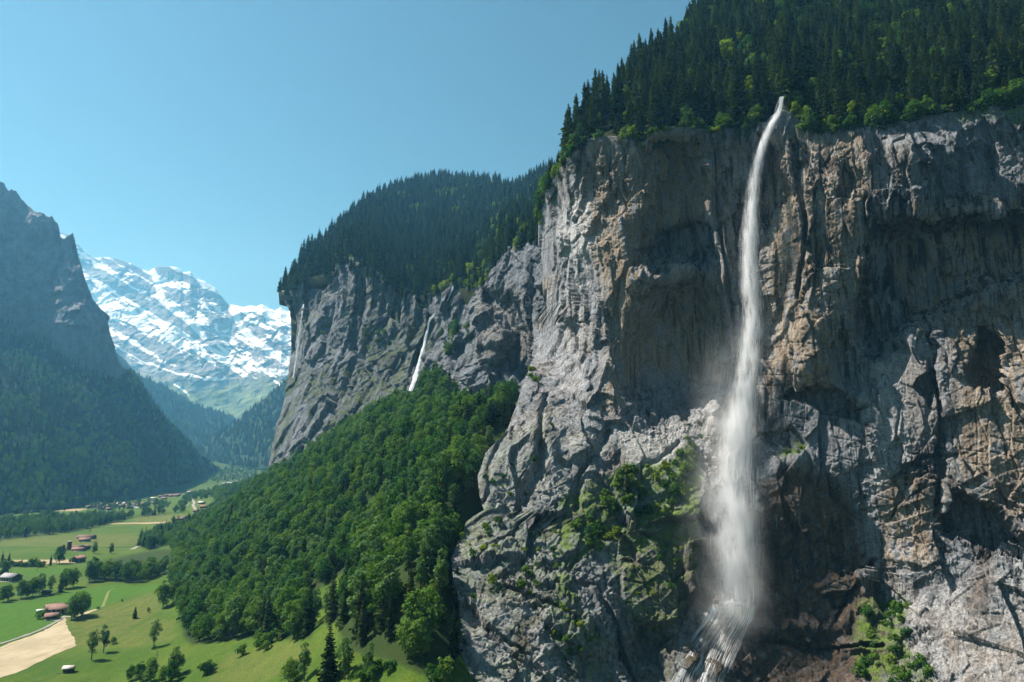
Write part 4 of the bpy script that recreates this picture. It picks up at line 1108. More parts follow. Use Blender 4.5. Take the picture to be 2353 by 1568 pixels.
def mass(name, key, pairs, pts, scales, label):
    pts = np.asarray(pts); n = len(pts)
    if n == 0: return
    me = bpy.data.meshes.new(name); me.vertices.add(n); me.vertices.foreach_set('co', np.ascontiguousarray(pts, np.float32).ravel())
    a = me.attributes.new('size', 'FLOAT', 'POINT'); a.data.foreach_set('value', np.ascontiguousarray(scales, np.float32))
    a = me.attributes.new('turn', 'FLOAT', 'POINT'); a.data.foreach_set('value', (RNG.random(n) * 6.28).astype(np.float32))
    a = me.attributes.new('pick', 'INT', 'POINT'); a.data.foreach_set('value', RNG.integers(0, len(pairs), n).astype(np.int32))
    o = bpy.data.objects.new(name, me); COL.objects.link(o)
    tag(o, label, 'forest', kind='stuff')
    g = bpy.data.node_groups.new(name, 'GeometryNodeTree')
    g.interface.new_socket('Geometry', in_out='INPUT', socket_type='NodeSocketGeometry')
    g.interface.new_socket('Geometry', in_out='OUTPUT', socket_type='NodeSocketGeometry')
    nn = g.nodes.new; L = g.links.new
    gi, go = nn('NodeGroupInput'), nn('NodeGroupOutput')
    ci = nn('GeometryNodeCollectionInfo'); ci.inputs['Collection'].default_value = lib(key, pairs)
    ci.inputs['Separate Children'].default_value = True; ci.inputs['Reset Children'].default_value = True
    ip = nn('GeometryNodeInstanceOnPoints'); ip.inputs['Pick Instance'].default_value = True
    def na(nm, ty):
        x = nn('GeometryNodeInputNamedAttribute'); x.data_type = ty; x.inputs['Name'].default_value = nm; return x.outputs['Attribute']
    cx = nn('ShaderNodeCombineXYZ'); L(na('turn', 'FLOAT'), cx.inputs['Z'])
    L(gi.outputs[0], ip.inputs['Points']); L(ci.outputs[0], ip.inputs['Instance']); L(na('pick', 'INT'), ip.inputs['Instance Index'])
    e2r = nn('FunctionNodeEulerToRotation'); L(cx.outputs[0], e2r.inputs[0]); L(e2r.outputs[0], ip.inputs['Rotation'])
    L(na('size', 'FLOAT'), ip.inputs['Scale'])
    L(ip.outputs[0], go.inputs[0])
    md = o.modifiers.new('trees', 'NODES'); md.node_group = g
    return o

def thin(P, r, rng=RNG, rad=None):
    """keep points no closer than r (in plan)"""
    P = np.asarray(P); order = rng.permutation(len(P)); cell = {}; keep = []
    for i in order:
        x, y = P[i, 0], P[i, 1]; k = (int(x // r), int(y // r)); ok = True
        for a in (-1, 0, 1):
            for b in (-1, 0, 1):
                for j in cell.get((k[0] + a, k[1] + b), ()):
                    if (P[j, 0] - x) ** 2 + (P[j, 1] - y) ** 2 < r * r: ok = False; break
                if not ok: break
            if not ok: break
        if ok: cell.setdefault(k, []).append(i); keep.append(i)
    return np.array(keep, int)

def scatter(P, dens):
    """random points on a grid surface P (rows, cols, 3), dens per square metre of plan-ish area"""
    A = P[:-1, :-1]; B = P[:-1, 1:]; C = P[1:, :-1]; D = P[1:, 1:]
    ar = 0.5 * (np.linalg.norm(np.cross(B - A, C - A), axis=-1) + np.linalg.norm(np.cross(B - D, C - D), axis=-1))
    n = RNG.poisson(ar * dens)
    ii, jj = np.nonzero(n > 0); rep = n[ii, jj]
    ii = np.repeat(ii, rep); jj = np.repeat(jj, rep)
    u = RNG.random((len(ii), 1)); v = RNG.random((len(ii), 1))
    return (A[ii, jj] * (1 - u) * (1 - v) + B[ii, jj] * u * (1 - v) + C[ii, jj] * (1 - u) * v + D[ii, jj] * u * v), ii, jj

def on_grid(P, D, dx, dy):
    i = np.argmin((D[0] - dx) ** 2 + (D[1] - dy) ** 2)
    return P.reshape(-1, 3)[i].copy()
def CR1(x, y): return 1263.9 + 0.2686 * x, 0.2686 * y
def CR2(x, y): return 1838.4 + 0.2565 * x, 0.2565 * y
COUNT = {'spruce': 0, 'broad': 0}

def near_spruces():
    # bright broadleaved trees standing among the spruces: survey point of the crown, size
    br = [(CR1(525, 925), 9), (CR1(655, 890), 12), (CR1(640, 1030), 7), (CR1(1390, 165), 9), (CR1(1530, 580), 17), (CR1(1390, 830), 11), (CR1(1790, 110), 10), (CR1(1940, 270), 7), (CR1(1620, 410), 9),
          (CR1(2220, 850), 13), (CR1(2120, 910), 9), (CR1(1700, 790), 10), (CR1(1720, 930), 13), (CR1(240, 1280), 8), (CR1(420, 1060), 8), (CR1(1100, 760), 8), (CR1(2090, 1100), 8), (CR1(1040, 465), 8),
          (CR2(110, 930), 13), (CR2(480, 1050), 9), (CR2(760, 500), 11), (CR2(750, 640), 9), (CR2(1530, 190), 12), (CR2(1620, 480), 11), (CR2(1760, 530), 8), (CR2(1700, 840), 12), (CR2(1860, 1010), 9), (CR2(960, 240), 9),
          (CR2(700, 60), 12), (CR2(480, 80), 11), (CR2(40, 1130), 9), (CR2(120, 1170), 8), (CR2(900, 960), 8), (CR2(1900, 1080), 7), ((1262, 430), 9), ((1275, 405), 8), ((1248, 470), 8), ((1300, 345), 7), ((1560, 78), 9)]
    bp = []
    for (x, y), h in br:
        base_y = y + h * 0.75
        p = on_grid(SH_P, SH_D, x, min(base_y, float(interp(x, RIM)) + 4))
        q = p.copy(); q[2] -= 0.5
        hh = h * np.linalg.norm(p) / 430.0
        t = tree('broadleaf_tree', random.choice(BRIGHTS), q, hh / 14.0 * 1.25, 'pale yellow-green broadleaved tree among the dark spruces above the near cliff', 'tree', 'bright trees among the spruces above the cliff')
        bp.append((x, y, base_y)); COUNT['broad'] += 1
    P, ii, jj = scatter(SH_P, 0.12)
    k = thin(P, 5.8); P = P[k]
    dx, dy = proj(P)
    ok = (dx < 2440) & (dy > -150)
    for x, y, by in bp:
        ok &= ~((np.abs(dx - x) < 12) & (dy > by - 6) & (dy < by + 32))
    ok &= ~((dx > 1772) & (dx < 1816) & (dy > 240))
    ok &= ~((dx > 1820) & (dx < 1850) & (dy > 245))
    P = P[ok]; dx = dx[ok]; dy = dy[ok]
    # rank: the frontmost rows and the skyline first
    rim = interp(dx, RIM); sky_ = interp(dx, SKY1)
    score = np.minimum(rim - dy, 3.2 * np.abs(dy - sky_) + 20) + RNG.random(len(P)) * 40 + np.where((dx > 2365) | (dy < -40), 400, 0)
    order = np.argsort(score)
    n = 278
    H = RNG.uniform(0.8, 1.5, len(P))
    H = np.where(rim - dy < 18, H * RNG.uniform(0.45, 0.95, len(P)), H)
    for i in order[:n]:
        sk = (dy[i] - sky_[i]) < 26
        edge = rim[i] - dy[i] < 30
        lab = ('dark spruce standing on the skyline of the slope above the cliff', 'spruces along the skyline') if sk else (('dark spruce rooted at the rim of the near cliff', 'spruces along the cliff rim') if edge else ('dark spruce inside the steep wood above the near cliff', 'spruces in the wood above the cliff'))
        tree('spruce_tree', SPRUCES[RNG.integers(len(SPRUCES))], P[i] - (0, 0, 0.6), H[i], lab[0], 'tree', lab[1]); COUNT['spruce'] += 1
    r = order[n:]
    lf = fbm(P[r] / 25, 3, 805) > 0.4
    mass('broadleaf_forest', 'broad_of_forest', BROADS, P[r][lf] - np.array([0, 0, 0.6]), H[r][lf], 'broadleaved trees mixed into the dark wood above the near cliff')
    r = r[~lf]
    mass('spruce_forest', 'spruce_of_forest', SPRUCES, P[r] - np.array([0, 0, 0.6]), H[r], 'dense dark spruce wood filling the slope above the near cliff')

def rim_shrubs():
    for x in np.arange(1262, 2420, 8.0):
        if 1745 < x < 1828: continue
        if RNG.random() < 0.52: continue
        y = float(interp(x, RIM)) + RNG.uniform(-6, 16)
        p = on_grid(NEAR_P, NEAR_D, x + RNG.normal() * 3, y)
        shrub(p - np.array([0, -0.8, 0.6]), RNG.uniform(0.6, 2.2), 'green shrub overhanging the rim of the near cliff', 'shrubs along the cliff rim', RNG.random() < 0.2)

def rim_trees():
    for x0, x1, off, n in [(1300, 1345, 8, 4), (1430, 1500, 14, 6), (1560, 1620, 8, 4), (1660, 1745, 22, 9), (1845, 1880, 10, 4), (1885, 1960, 12, 6), (1985, 2060, 8, 5), (2070, 2140, 8, 4), (2250, 2353, 6, 6)]:
        for _ in range(n):
            x = RNG.uniform(x0, x1); y = float(interp(x, RIM)) + RNG.uniform(0, 1.6 * off)
            p = on_grid(NEAR_P, NEAR_D, x, y)
            tree('broadleaf_tree', BRIGHTS[RNG.integers(3)] if RNG.random() < 0.25 else BROADS[RNG.integers(len(BROADS))], p - np.array([0, -1.0, 1.0]), RNG.uniform(0.45, 1.1), 'leafy tree clinging to the lip of the near cliff', 'tree', 'leafy trees on the cliff lip'); COUNT['broad'] += 1

def corner_trees():
    for k in range(34):
        x, y = [(1336, 322), (1310, 346), (1297, 368), (1284, 396), (1268, 422), (1254, 448), (1243, 470), (1240, 500)][k % 8]
        x += RNG.normal() * 6; y += RNG.uniform(-3, 16)
        p = on_grid(NEAR_P, NEAR_D, x, y) + np.array([0, 2.0, -1.5])
        if RNG.random() < 0.42:
            tree('spruce_tree', SPRUCES[RNG.integers(len(SPRUCES))], p, RNG.uniform(0.55, 1.1), 'spruce on the steep corner where the near rim drops to the far wall', 'tree', 'spruces on the rim corner')
        else:
            tree('broadleaf_tree', BRIGHTS[RNG.integers(3)] if RNG.random() < 0.7 else BROADS[RNG.integers(len(BROADS))], p, RNG.uniform(0.6, 1.15), 'light green tree on the steep corner where the near rim drops', 'tree', 'light trees on the rim corner')

def lip_plants():
    for x, y, h, k in [(1742, 284, 13, 0), (1750, 274, 15, 1), (1757, 266, 11, 0), (1764, 258, 16, 1), (1770, 248, 13, 0), (1777, 236, 17, 1), (1783, 226, 15, 1), (1735, 290, 9, 0), (1812, 226, 14, 1), (1824, 240, 11, 0), (1834, 256, 10, 0)]:
        p = on_grid(SH_P, SH_D, x, y) - np.array([0, 1.0, 0.8])
        tree('spruce_tree' if k else 'broadleaf_tree', SPRUCES[RNG.integers(len(SPRUCES))] if k else BROADS[RNG.integers(len(BROADS))], p, h / (27.0 if k else 17.0), ('spruce' if k else 'leafy tree') + ' crowding the notch where the tall waterfall leaves the wood', 'tree', ('spruces' if k else 'leafy trees') + ' at the waterfall notch')
    for x, y, s in [(1752, 262, 1.6), (1760, 254, 1.4), (1768, 248, 1.3), (1776, 240, 1.0), (1822, 268, 1.2), (1832, 276, 1.6), (1842, 288, 1.5), (1848, 270, 1.8)]:
        shrub(on_grid(SH_P, SH_D, x, y) - np.array([0, 0, 0.5]), s, 'leafy shrub beside the lip of the tall waterfall', 'shrubs beside the waterfall lip', s > 1.45)

def far_hill_forest():
    P, ii, jj = scatter(FH_P, 0.035)
    k = thin(P, 9.5); P = P[k]
    dx, dy = proj(P)
    nz = fbm(P / 150, 3, 801)
    gap = (np.abs(dx - C4(1105, 265)[0]) < 26) & (np.abs(dy - C4(1105, 265)[1]) < 7)
    gap = gap | (RNG.random(len(P)) < 0.04) | ((dx > 900) & (nz > 0.3) & (RNG.random(len(P)) < 0.7)) | (nz > 0.5)
    P2 = P[gap]; P1 = P[~gap]
    mass('spruce_forest', 'spruce_of_forest', SPRUCES, P1 - np.array([0, 0, 0.8]), RNG.uniform(0.9, 1.6, len(P1)), 'blue-green spruce forest covering the hill on the far rock wall')
    mass('broadleaf_forest', 'bright_of_forest', BRIGHTS, P2[::1], RNG.uniform(0.7, 1.2, len(P2)), 'pale green broadleaved patches in the spruce forest of the far hill')
    # the lighter edge where the wall curves towards the near cliff
    e = CV(C4, [(1690, 200), (1600, 290), (1590, 330), (1640, 300), (1470, 460), (1430, 500), (1540, 500), (1570, 520), (1630, 450), (1390, 500), (1330, 590), (1370, 560), (1320, 650), (1290, 620), (1290, 700), (1350, 680), (1100, 680), (1140, 690), (1120, 720), (1250, 740), (1270, 770), (1310, 760), (1500, 490), (1420, 540), (1480, 440), (1610, 470)])
    Q = np.array([on_grid(FH_P, FH_D, x, y + 8) for x, y in e])
    mass('broadleaf_forest', 'bright_of_forest', BRIGHTS, Q - np.array([0, 0, 0.8]), RNG.uniform(1.5, 2.3, len(Q)), 'light green trees at the lip of the far wall beside the near cliff')
    # trees stepping down over the rim of the far wall
    dx, dy = FAR_D; m = (dy > interp(dx, RIM2) - 6) & (dy < interp(dx, RIM2) + interp(dx, [(640, 8), (720, 16), (770, 12), (820, 34), (900, 34), (1000, 26), (1100, 14), (1240, 14)]) + 9 * fbm(FAR_P / 40, 3, 823)) & (dx > 655) & (dx < 1240)
    Q = FAR_P[m]; Q = Q[RNG.random(len(Q)) < 0.5]; Q = Q[thin(Q, 7.5)]
    br = (proj(Q)[0] > 1005) & (RNG.random(len(Q)) < 0.5)
    mass('spruce_forest', 'spruce_of_forest', SPRUCES, Q[~br] - np.array([0, 0, 1.5]), RNG.uniform(0.6, 1.15, (~br).sum()), 'spruces stepping down over the rim of the far rock wall')
    mass('broadleaf_forest', 'bright_of_forest', BRIGHTS, Q[br] - np.array([0, 0, 1.5]), RNG.uniform(0.8, 1.4, br.sum()), 'bright trees along the rim where the far wall meets the near cliff')

def mountain_forest():
    W = LM_WOOD
    P, ii, jj = scatter(LM_P, 0.012)
    P = P[W[ii, jj] > 0.45 + 0.3 * RNG.random(len(ii))]
    P = P[P[:, 2] < 640]
    k = thin(P, 8.0); P = P[k]
    mixn = fbm(P / 120, 3, 811) + np.where(P[:, 2] < -20, 0.35, 0) - np.where(P[:, 2] > 150, 0.15, 0)
    b = mixn + 0.25 * RNG.normal(size=len(P)) > 0.1
    mass('mixed_forest', 'spruce_of_forest', SPRUCES, P[~b], RNG.uniform(0.6, 1.05, (~b).sum()), 'conifers of the blue hazy forest at the foot of the shaded mountain')
    mass('broadleaf_forest', 'broad_of_forest', BROADS, P[b], RNG.uniform(0.75, 1.25, b.sum()), 'broadleaved trees of the hazy forest at the foot of the shaded mountain')
    for S, lab in ((SPUR_L, 'far blue forest on the ridge behind the mountain'), (SPUR_R, 'far blue forest on the slope at the valley bend')):
        Q, _, _ = scatter(S, 0.0022)
        mass('far_forest', 'spruce_of_forest', SPRUCES, Q, RNG.uniform(0.9, 1.5, len(Q)), lab)

def plan_points(poly, step, jit=0.42, ymin=150, ymax=4000):
    """jittered plan grid kept where it lies inside the survey polygon"""
    c = np.array([hit(*p)[:2] for p in poly])
    x = np.arange(c[:, 0].min() - 5, c[:, 0].max() + 5, step); y = np.arange(max(ymin, c[:, 1].min() - 5), min(ymax, c[:, 1].max() + 5), step)
    X, Y = np.meshgrid(x, y); X = X + RNG.uniform(-jit, jit, X.shape) * step; Y = Y + RNG.uniform(-jit, jit, Y.shape) * step
    X = X.ravel(); Y = Y.ravel(); Z = ground(X, Y)
    P = np.stack([X, Y, Z], -1)
    dx, dy = proj(P)
    # in plan, against the polygon's own footprint
    sd = poly_sd(X, Y, c)
    return P[sd > 0], dx[sd > 0], dy[sd > 0]

def visible_from_road(P):
    """drop points that the ground itself hides"""
    ok = np.ones(len(P), bool)
    for i, p in enumerate(P):
        t = np.linspace(0.35, 0.985, 40)[:, None] * p[None, :]
        z = ground(t[:, 0], t[:, 1], False)
        ok[i] = np.all(t[:, 2] + 18 > z)
    return ok

def slope_forest():
    P, dx, dy = plan_points(FOREST_SLOPE, 9.4)
    keep = poly_sd(dx, dy, CLEARING) < -2
    P, dx, dy = P[keep], dx[keep], dy[keep]
    dist = np.linalg.norm(P, axis=1)
    order = np.argsort(dist)
    sc_ = RNG.uniform(0.62, 1.46, len(P)) * np.where(dist > 600, 0.95, 1.0)
    n_b = 0
    front = order[:96]
    for r, i in enumerate(order[:96]):
        edge = poly_sd(dx[i:i + 1], dy[i:i + 1], FOREST_SLOPE)[0] < 14
        u = RNG.random()
        low = dy[i] > 1330
        if u < (0.34 if low else 0.08):
            tree('spruce_tree', SPRUCES[RNG.integers(len(SPRUCES))], P[i] - (0, 0, 0.5), RNG.uniform(0.6, 0.95), 'dark spruce among the broadleaved trees of the lower slope', 'tree', 'spruces in the broadleaved wood'); COUNT['spruce'] += 1
        else:
            pair = SLIMS[RNG.integers(2)] if u > 0.9 else BROADS[RNG.integers(len(BROADS))]
            lab = ('broadleaved tree on the edge of the slope wood facing the meadow', 'trees on the edge of the slope wood') if edge else ('broadleaved tree inside the wood below the near cliff', 'broadleaved trees of the slope wood')
            tree('broadleaf_tree', pair, P[i] - (0, 0, 0.5), sc_[i], lab[0], 'tree', lab[1], squash=RNG.uniform(0.85, 1.15)); COUNT['broad'] += 1
    r = order[96:]
    con = RNG.random(len(r)) < 0.09
    mass('broadleaf_forest', 'broad_of_forest', BROADS, P[r][~con], sc_[r][~con], 'green broadleaved wood covering the upper slope below the cliffs')
    mass('spruce_forest', 'spruce_of_forest', SPRUCES, P[r][con], sc_[r][con] * 0.75, 'scattered spruces in the upper slope wood')

def valley_woods():
    P, dx, dy = plan_points(VALLEY_WOOD, 11.5)
    nz = fbm(P / 70, 3, 821)
    keep = nz > -0.32; P = P[keep]
    con = RNG.random(len(P)) < 0.16
    mass('broadleaf_forest', 'broad_of_forest', BROADS, P[~con], RNG.uniform(0.6, 1.15, (~con).sum()), 'belt of trees along the river in the middle of the valley')
    mass('spruce_forest', 'spruce_of_forest', SPRUCES, P[con], RNG.uniform(0.45, 0.85, con.sum()), 'spruces within the belt of trees along the river')
    P, dx, dy = plan_points(STRIP, 10.0)
    con = RNG.random(len(P)) < 0.45
    mass('broadleaf_forest', 'broad_of_forest', BROADS, P[~con], RNG.uniform(0.7, 1.1, (~con).sum()), 'broadleaved trees of the wood at the foot of the far wall')
    mass('spruce_forest', 'spruce_of_forest', SPRUCES, P[con], RNG.uniform(0.55, 0.95, con.sum()), 'spruces of the wood at the foot of the far wall')
    P, dx, dy = plan_points(GROVE, 9.5)
    for p in P[np.argsort(P[:, 1])][:24]:
        tree('broadleaf_tree', BROADS[RNG.integers(len(BROADS))], p - np.array([0, 0, 0.4]), RNG.uniform(0.85, 1.25), 'tall broadleaved tree of the grove between the two valley meadows', 'tree', 'trees of the valley grove'); COUNT['broad'] += 1
    # looser trees at the edge of the far woods
    for poly, step, lab in ((CV(C2, [(1120, 470), (1190, 380), (1330, 340), (1400, 345), (1380, 390), (1240, 400), (1170, 480)]), 17, 'trees along the road by the far hamlet'), ([(470, 1096), (505, 1080), (540, 1066), (580, 1062), (600, 1075), (585, 1098), (540, 1104), (500, 1112)], 26, 'hazy tree belts at the far end of the valley'), (CV(C2, [(560, 440), (960, 410), (1100, 420), (1100, 455), (860, 462), (600, 470)]), 24, 'garden trees between the village houses')):
        P, dx, dy = plan_points(poly, step)
        mass('tree_cover', 'broad_of_forest', BROADS, P, RNG.uniform(0.45, 0.85, len(P)), lab)

def meadow_trees():
    G = 'single trees on the meadows'
    def at_(x, y): return hit(x, y)
    items = [
        # name, pairs, survey base, height m, label
        ('broadleaf_tree', BROADS, C5(935, 748), 17, 'tree with a bare trunk at the near edge of the clump beside the farmhouse'),
        ('broadleaf_tree', BROADS, C5(1010, 718), 22, 'tallest tree of the clump beside the red roofed farmhouse'),
        ('broadleaf_tree', BROADS, C5(1075, 690), 18, 'tree on the far side of the clump beside the farmhouse'),
        ('broadleaf_tree', SLIMS, C5(1195, 1275), 20, 'near one of two slim trees on the open slope above the small hut'),
        ('broadleaf_tree', SLIMS, C5(1352, 1178), 18, 'farther one of two slim trees on the open slope above the small hut'),
        ('broadleaf_tree', SLIMS, C5(2008, 1112), 19, 'lone slim tree with a bare stem on the meadow near the wood'),
        ('spruce_tree', SPRUCES, C5(1760, 735), 10, 'small bushy conifer alone on the open meadow slope'),
        ('broadleaf_tree', BRIGHTS, C5(1940, 655), 5, 'little round tree uphill of the small meadow conifer'),
        ('broadleaf_tree', BROADS, C5(2130, 590), 21, 'tall tree standing free in front of the wood edge'),
        ('broadleaf_tree', BROADS, C5(2260, 520), 20, 'dark tree leaning into the wood edge behind the free standing one'),
        ('broadleaf_tree', BROADS, C5(40, 515), 14, 'thin stemmed tree at the near end of the row below the grey roof'),
        ('broadleaf_tree', BROADS, C5(110, 490), 14, 'round tree second in the row below the grey roof'),
        ('broadleaf_tree', BROADS, C5(275, 470), 17, 'tree with two bare stems in the meadow row'),
        ('broadleaf_tree', BROADS, C5(350, 455), 16, 'tree with a wide crown in the middle of the meadow row'),
        ('broadleaf_tree', BROADS, C5(430, 440), 17, 'dense tree in the meadow row before the brown shed'),
        ('broadleaf_tree', BROADS, C5(515, 425), 18, 'dark tree directly behind the brown shed'),
        ('broadleaf_tree', SLIMS, C5(655, 405), 18, 'slender tree just past the brown shed in the meadow row'),
        ('spruce_tree', SPRUCES, C5(790, 388), 19, 'dark conifer standing at the far end of the meadow row'),
        ('broadleaf_tree', BROADS, C5(860, 340), 20, 'broad tree behind the conifer at the end of the meadow row'),
        ('broadleaf_tree', BROADS, C5(960, 320), 18, 'tree joining the meadow row to the grove'),
        ('broadleaf_tree', BRIGHTS, C5(1595, 515), 3.5, 'tiny bush like tree on the ridge of the dry meadow'),
        ('broadleaf_tree', BROADS, C4b(745, 1112), 22, 'large round tree beside the tan field strip'),
        ('spruce_tree', SPRUCES, C4b(632, 1140), 14, 'pointed conifer next to the large round tree by the field strip'),
        ('spruce_tree', SPRUCES, C4b(105, 1135), 16, 'ragged conifer at the near end of the tan field strip'),
        ('spruce_tree', SPRUCES, C4b(20, 1140), 18, 'dark conifer at the border of the picture by the field strip'),
        ('spruce_tree', SPRUCES, C4b(272, 1140), 9, 'short conifer in the hedge of the tan field strip'),
        ('broadleaf_tree', BRIGHTS, C4b(380, 1135), 11, 'loose light tree in the hedge of the tan field strip'),
        ('broadleaf_tree', BRIGHTS, C4b(450, 1130), 10, 'second loose light tree in the hedge of the tan field strip'),
        ('broadleaf_tree', BRIGHTS, C4b(880, 1110), 7, 'small round tree between the field strip and the red house'),
        ('broadleaf_tree', BROADS, C4b(1185, 985), 15, 'tree at the near corner of the long meadow by the grove'),
        ('broadleaf_tree', BROADS, C4b(1395, 985), 13, 'low wide tree standing alone beyond the grove'),
        ('broadleaf_tree', BROADS, C4b(345, 760), 19, 'large pale tree at the near edge of the river wood'),
        ('broadleaf_tree', BROADS, C4b(780, 705), 21, 'pale twin crowned tree at the edge of the river wood'),
        ('broadleaf_tree', BROADS, C4b(895, 695), 22, 'tree with a visible trunk casting a shadow at the river wood'),
        ('broadleaf_tree', SLIMS, C4b(805, 470), 26, 'tall slim tree by the far tan field'),
        ('broadleaf_tree', BROADS, C4b(640, 440), 18, 'round tree by the far green field near the mountain foot'),
        ('broadleaf_tree', BROADS, C4b(1208, 375), 13, 'round tree beside the first barn of the village'),
        ('broadleaf_tree', BROADS, C4b(35, 1310), 20, 'dark tree beside the grey roofed house'),
        ('broadleaf_tree', BROADS, C2(1110, 545), 13, 'dark round tree beside the small barns in the middle valley'),
        ('broadleaf_tree', BROADS, C2(1165, 482), 18, 'dark tree by the bright bend of the road'),
        ('broadleaf_tree', BROADS, C5(1700, 1545), 9, 'pale bushy tree at the near end of the clump by the dead tree'),
        ('broadleaf_tree', BROADS, C5(1830, 1560), 11, 'round tree in the clump below the dead tree'),
        ('broadleaf_tree', BROADS, C5(1960, 1560), 13, 'tallest leafy tree in the clump by the dead tree'),
        ('broadleaf_tree', BROADS, C5(2120, 1575), 9, 'bushy tree past the dead tree at the picture foot'),
        ('broadleaf_tree', BROADS, C5(2250, 1560), 12, 'dark tree at the lower corner of the wood'),
        ('broadleaf_tree', BROADS, C5(2290, 1480), 14, 'dark tree above the lower corner of the wood'),
        ('spruce_tree', SPRUCES, C3(1290, 1515), 26, 'tall dark spruce standing free at the foot of the picture'),
        ('broadleaf_tree', SLIMS, C3(1115, 1490), 17, 'airy thin birch like tree beside the tall free spruce'),
        ('broadleaf_tree', BROADS, C3(1020, 1515), 13, 'bushy round tree beside the airy thin tree'),
        ('broadleaf_tree', SLIMS, C3(1410, 1480), 18, 'thin leaning tree just past the tall free spruce'),
        ('broadleaf_tree', SLIMS, C3(1580, 1470), 14, 'narrow ivy clad tree at the lower wood edge'),
        ('broadleaf_tree', SLIMS, C3(1195, 1080), 20, 'narrow dark tree in front of the small clearing'),
        ('broadleaf_tree', SLIMS, C3(1285, 1030), 17, 'thin pale tree standing in the small clearing'),
        ('broadleaf_tree', SLIMS, C3(1400, 880), 16, 'pale tree at the upper end of the small clearing'),
        ('spruce_tree', SPRUCES, C3(1360, 900), 7, 'little spruce in the small clearing'),
        ('broadleaf_tree', BROADS, C3(1040, 1190), 22, 'big pale round tree at the meadow edge before the clearing'),
        ('spruce_tree', SPRUCES, C3(850, 1180), 27, 'very dark tall spruce at the meadow edge of the wood'),
        ('spruce_tree', SPRUCES, C3(815, 1150), 24, 'dark spruce behind the tall one at the meadow edge'),
    ]
    for nm, pairs, (x, y), h, lab in items:
        p = at_(x, y); H0 = {'spruce_tree': 27.0}.get(nm, 17.0)
        if pairs is SLIMS: H0 = 20.0
        if pairs is BRIGHTS: H0 = 14.0
        pr = pairs[RNG.integers(len(pairs))]
        tree(nm, pr, p - np.array([0, 0, 0.3]), h / H0, lab, 'tree', G, squash=1.5 if 'bushy conifer' in lab else 1.0)
        COUNT['spruce' if nm == 'spruce_tree' else 'broad'] += 1
    # two leafless trees
    for (x, y), h, lab in [(C5(2030, 1470), 15, 'bare dead tree rising out of the leafy clump'), (C4b(1122, 765), 15, 'leafless twiggy tree behind the dark barn in the field')]:
        rng = np.random.default_rng(int(h * 7 + x)); tr = MB(); cr = MB()
        tr.tube([(0, 0, -1), (0.1, 0, h * 0.5), (0.3, 0.1, h)], [0.28, 0.18, 0.03], 6)
        for k in range(26):
            z = h * (0.25 + 0.7 * rng.random()); a = rng.random() * 6.28; L = 0.24 * h * (1.15 - z / h) + 0.5
            d = np.array([math.cos(a), math.sin(a), 0.7]); s0 = np.array([0.25 * z / h, 0, z])
            cr.tube([s0, s0 + d * L * 0.5, s0 + d * L + (0, 0, 0.3)], [0.07, 0.045, 0.015], 4)
        t = empty('bare_tree', tuple(hit(x, y))); tag(t, lab, 'tree')
        put('trunk', tr.mesh('trunk', M_DEAD, True), None, t); put('branches', cr.mesh('branches', M_DEAD), None, t)
    # low bushes on the meadows
    for (x, y), s, lab in [(C3(845, 1265), 1.2, None), (C3(790, 1255), 1.5, None), (C3(668, 1305), 1.4, None), (C3(800, 1195), 1.6, None), (C3(880, 1215), 1.9, None), (C3(840, 1222), 1.5, None), (C3(430, 1425), 1.5, None), (C3(400, 1445), 1.8, None), (C3(1400, 1420), 1.3, None), (C3(1650, 1420), 1.4, None), (C3(1730, 1410), 1.2, None),
                           (C5(1278, 612), 0.7, None), (C5(1470, 1060), 1.2, None), (C5(545, 735), 1.7, None), (C5(520, 700), 1.3, None), (C5(755, 730), 1.0, None), (C5(2010, 1130), 0.8, None), (C3(1600, 1480), 1.8, None), (C3(1540, 1500), 1.6, None), (C3(2130, 1450), 1.6, None), (C3(2050, 1480), 1.4, None)]:
        shrub(hit(x, y) - np.array([0, 0, 0.3]), s, 'low green bush on the open grass', 'bushes on the meadows')
    for x in np.arange(40, 560, 36):
        shrub(hit(*C4b(x + RNG.normal() * 8, 1150 + RNG.normal() * 4)) - np.array([0, 0, 0.4]), RNG.uniform(1.2, 2.2), 'hedge bush along the tan field strip', 'hedge bushes of the field strip')

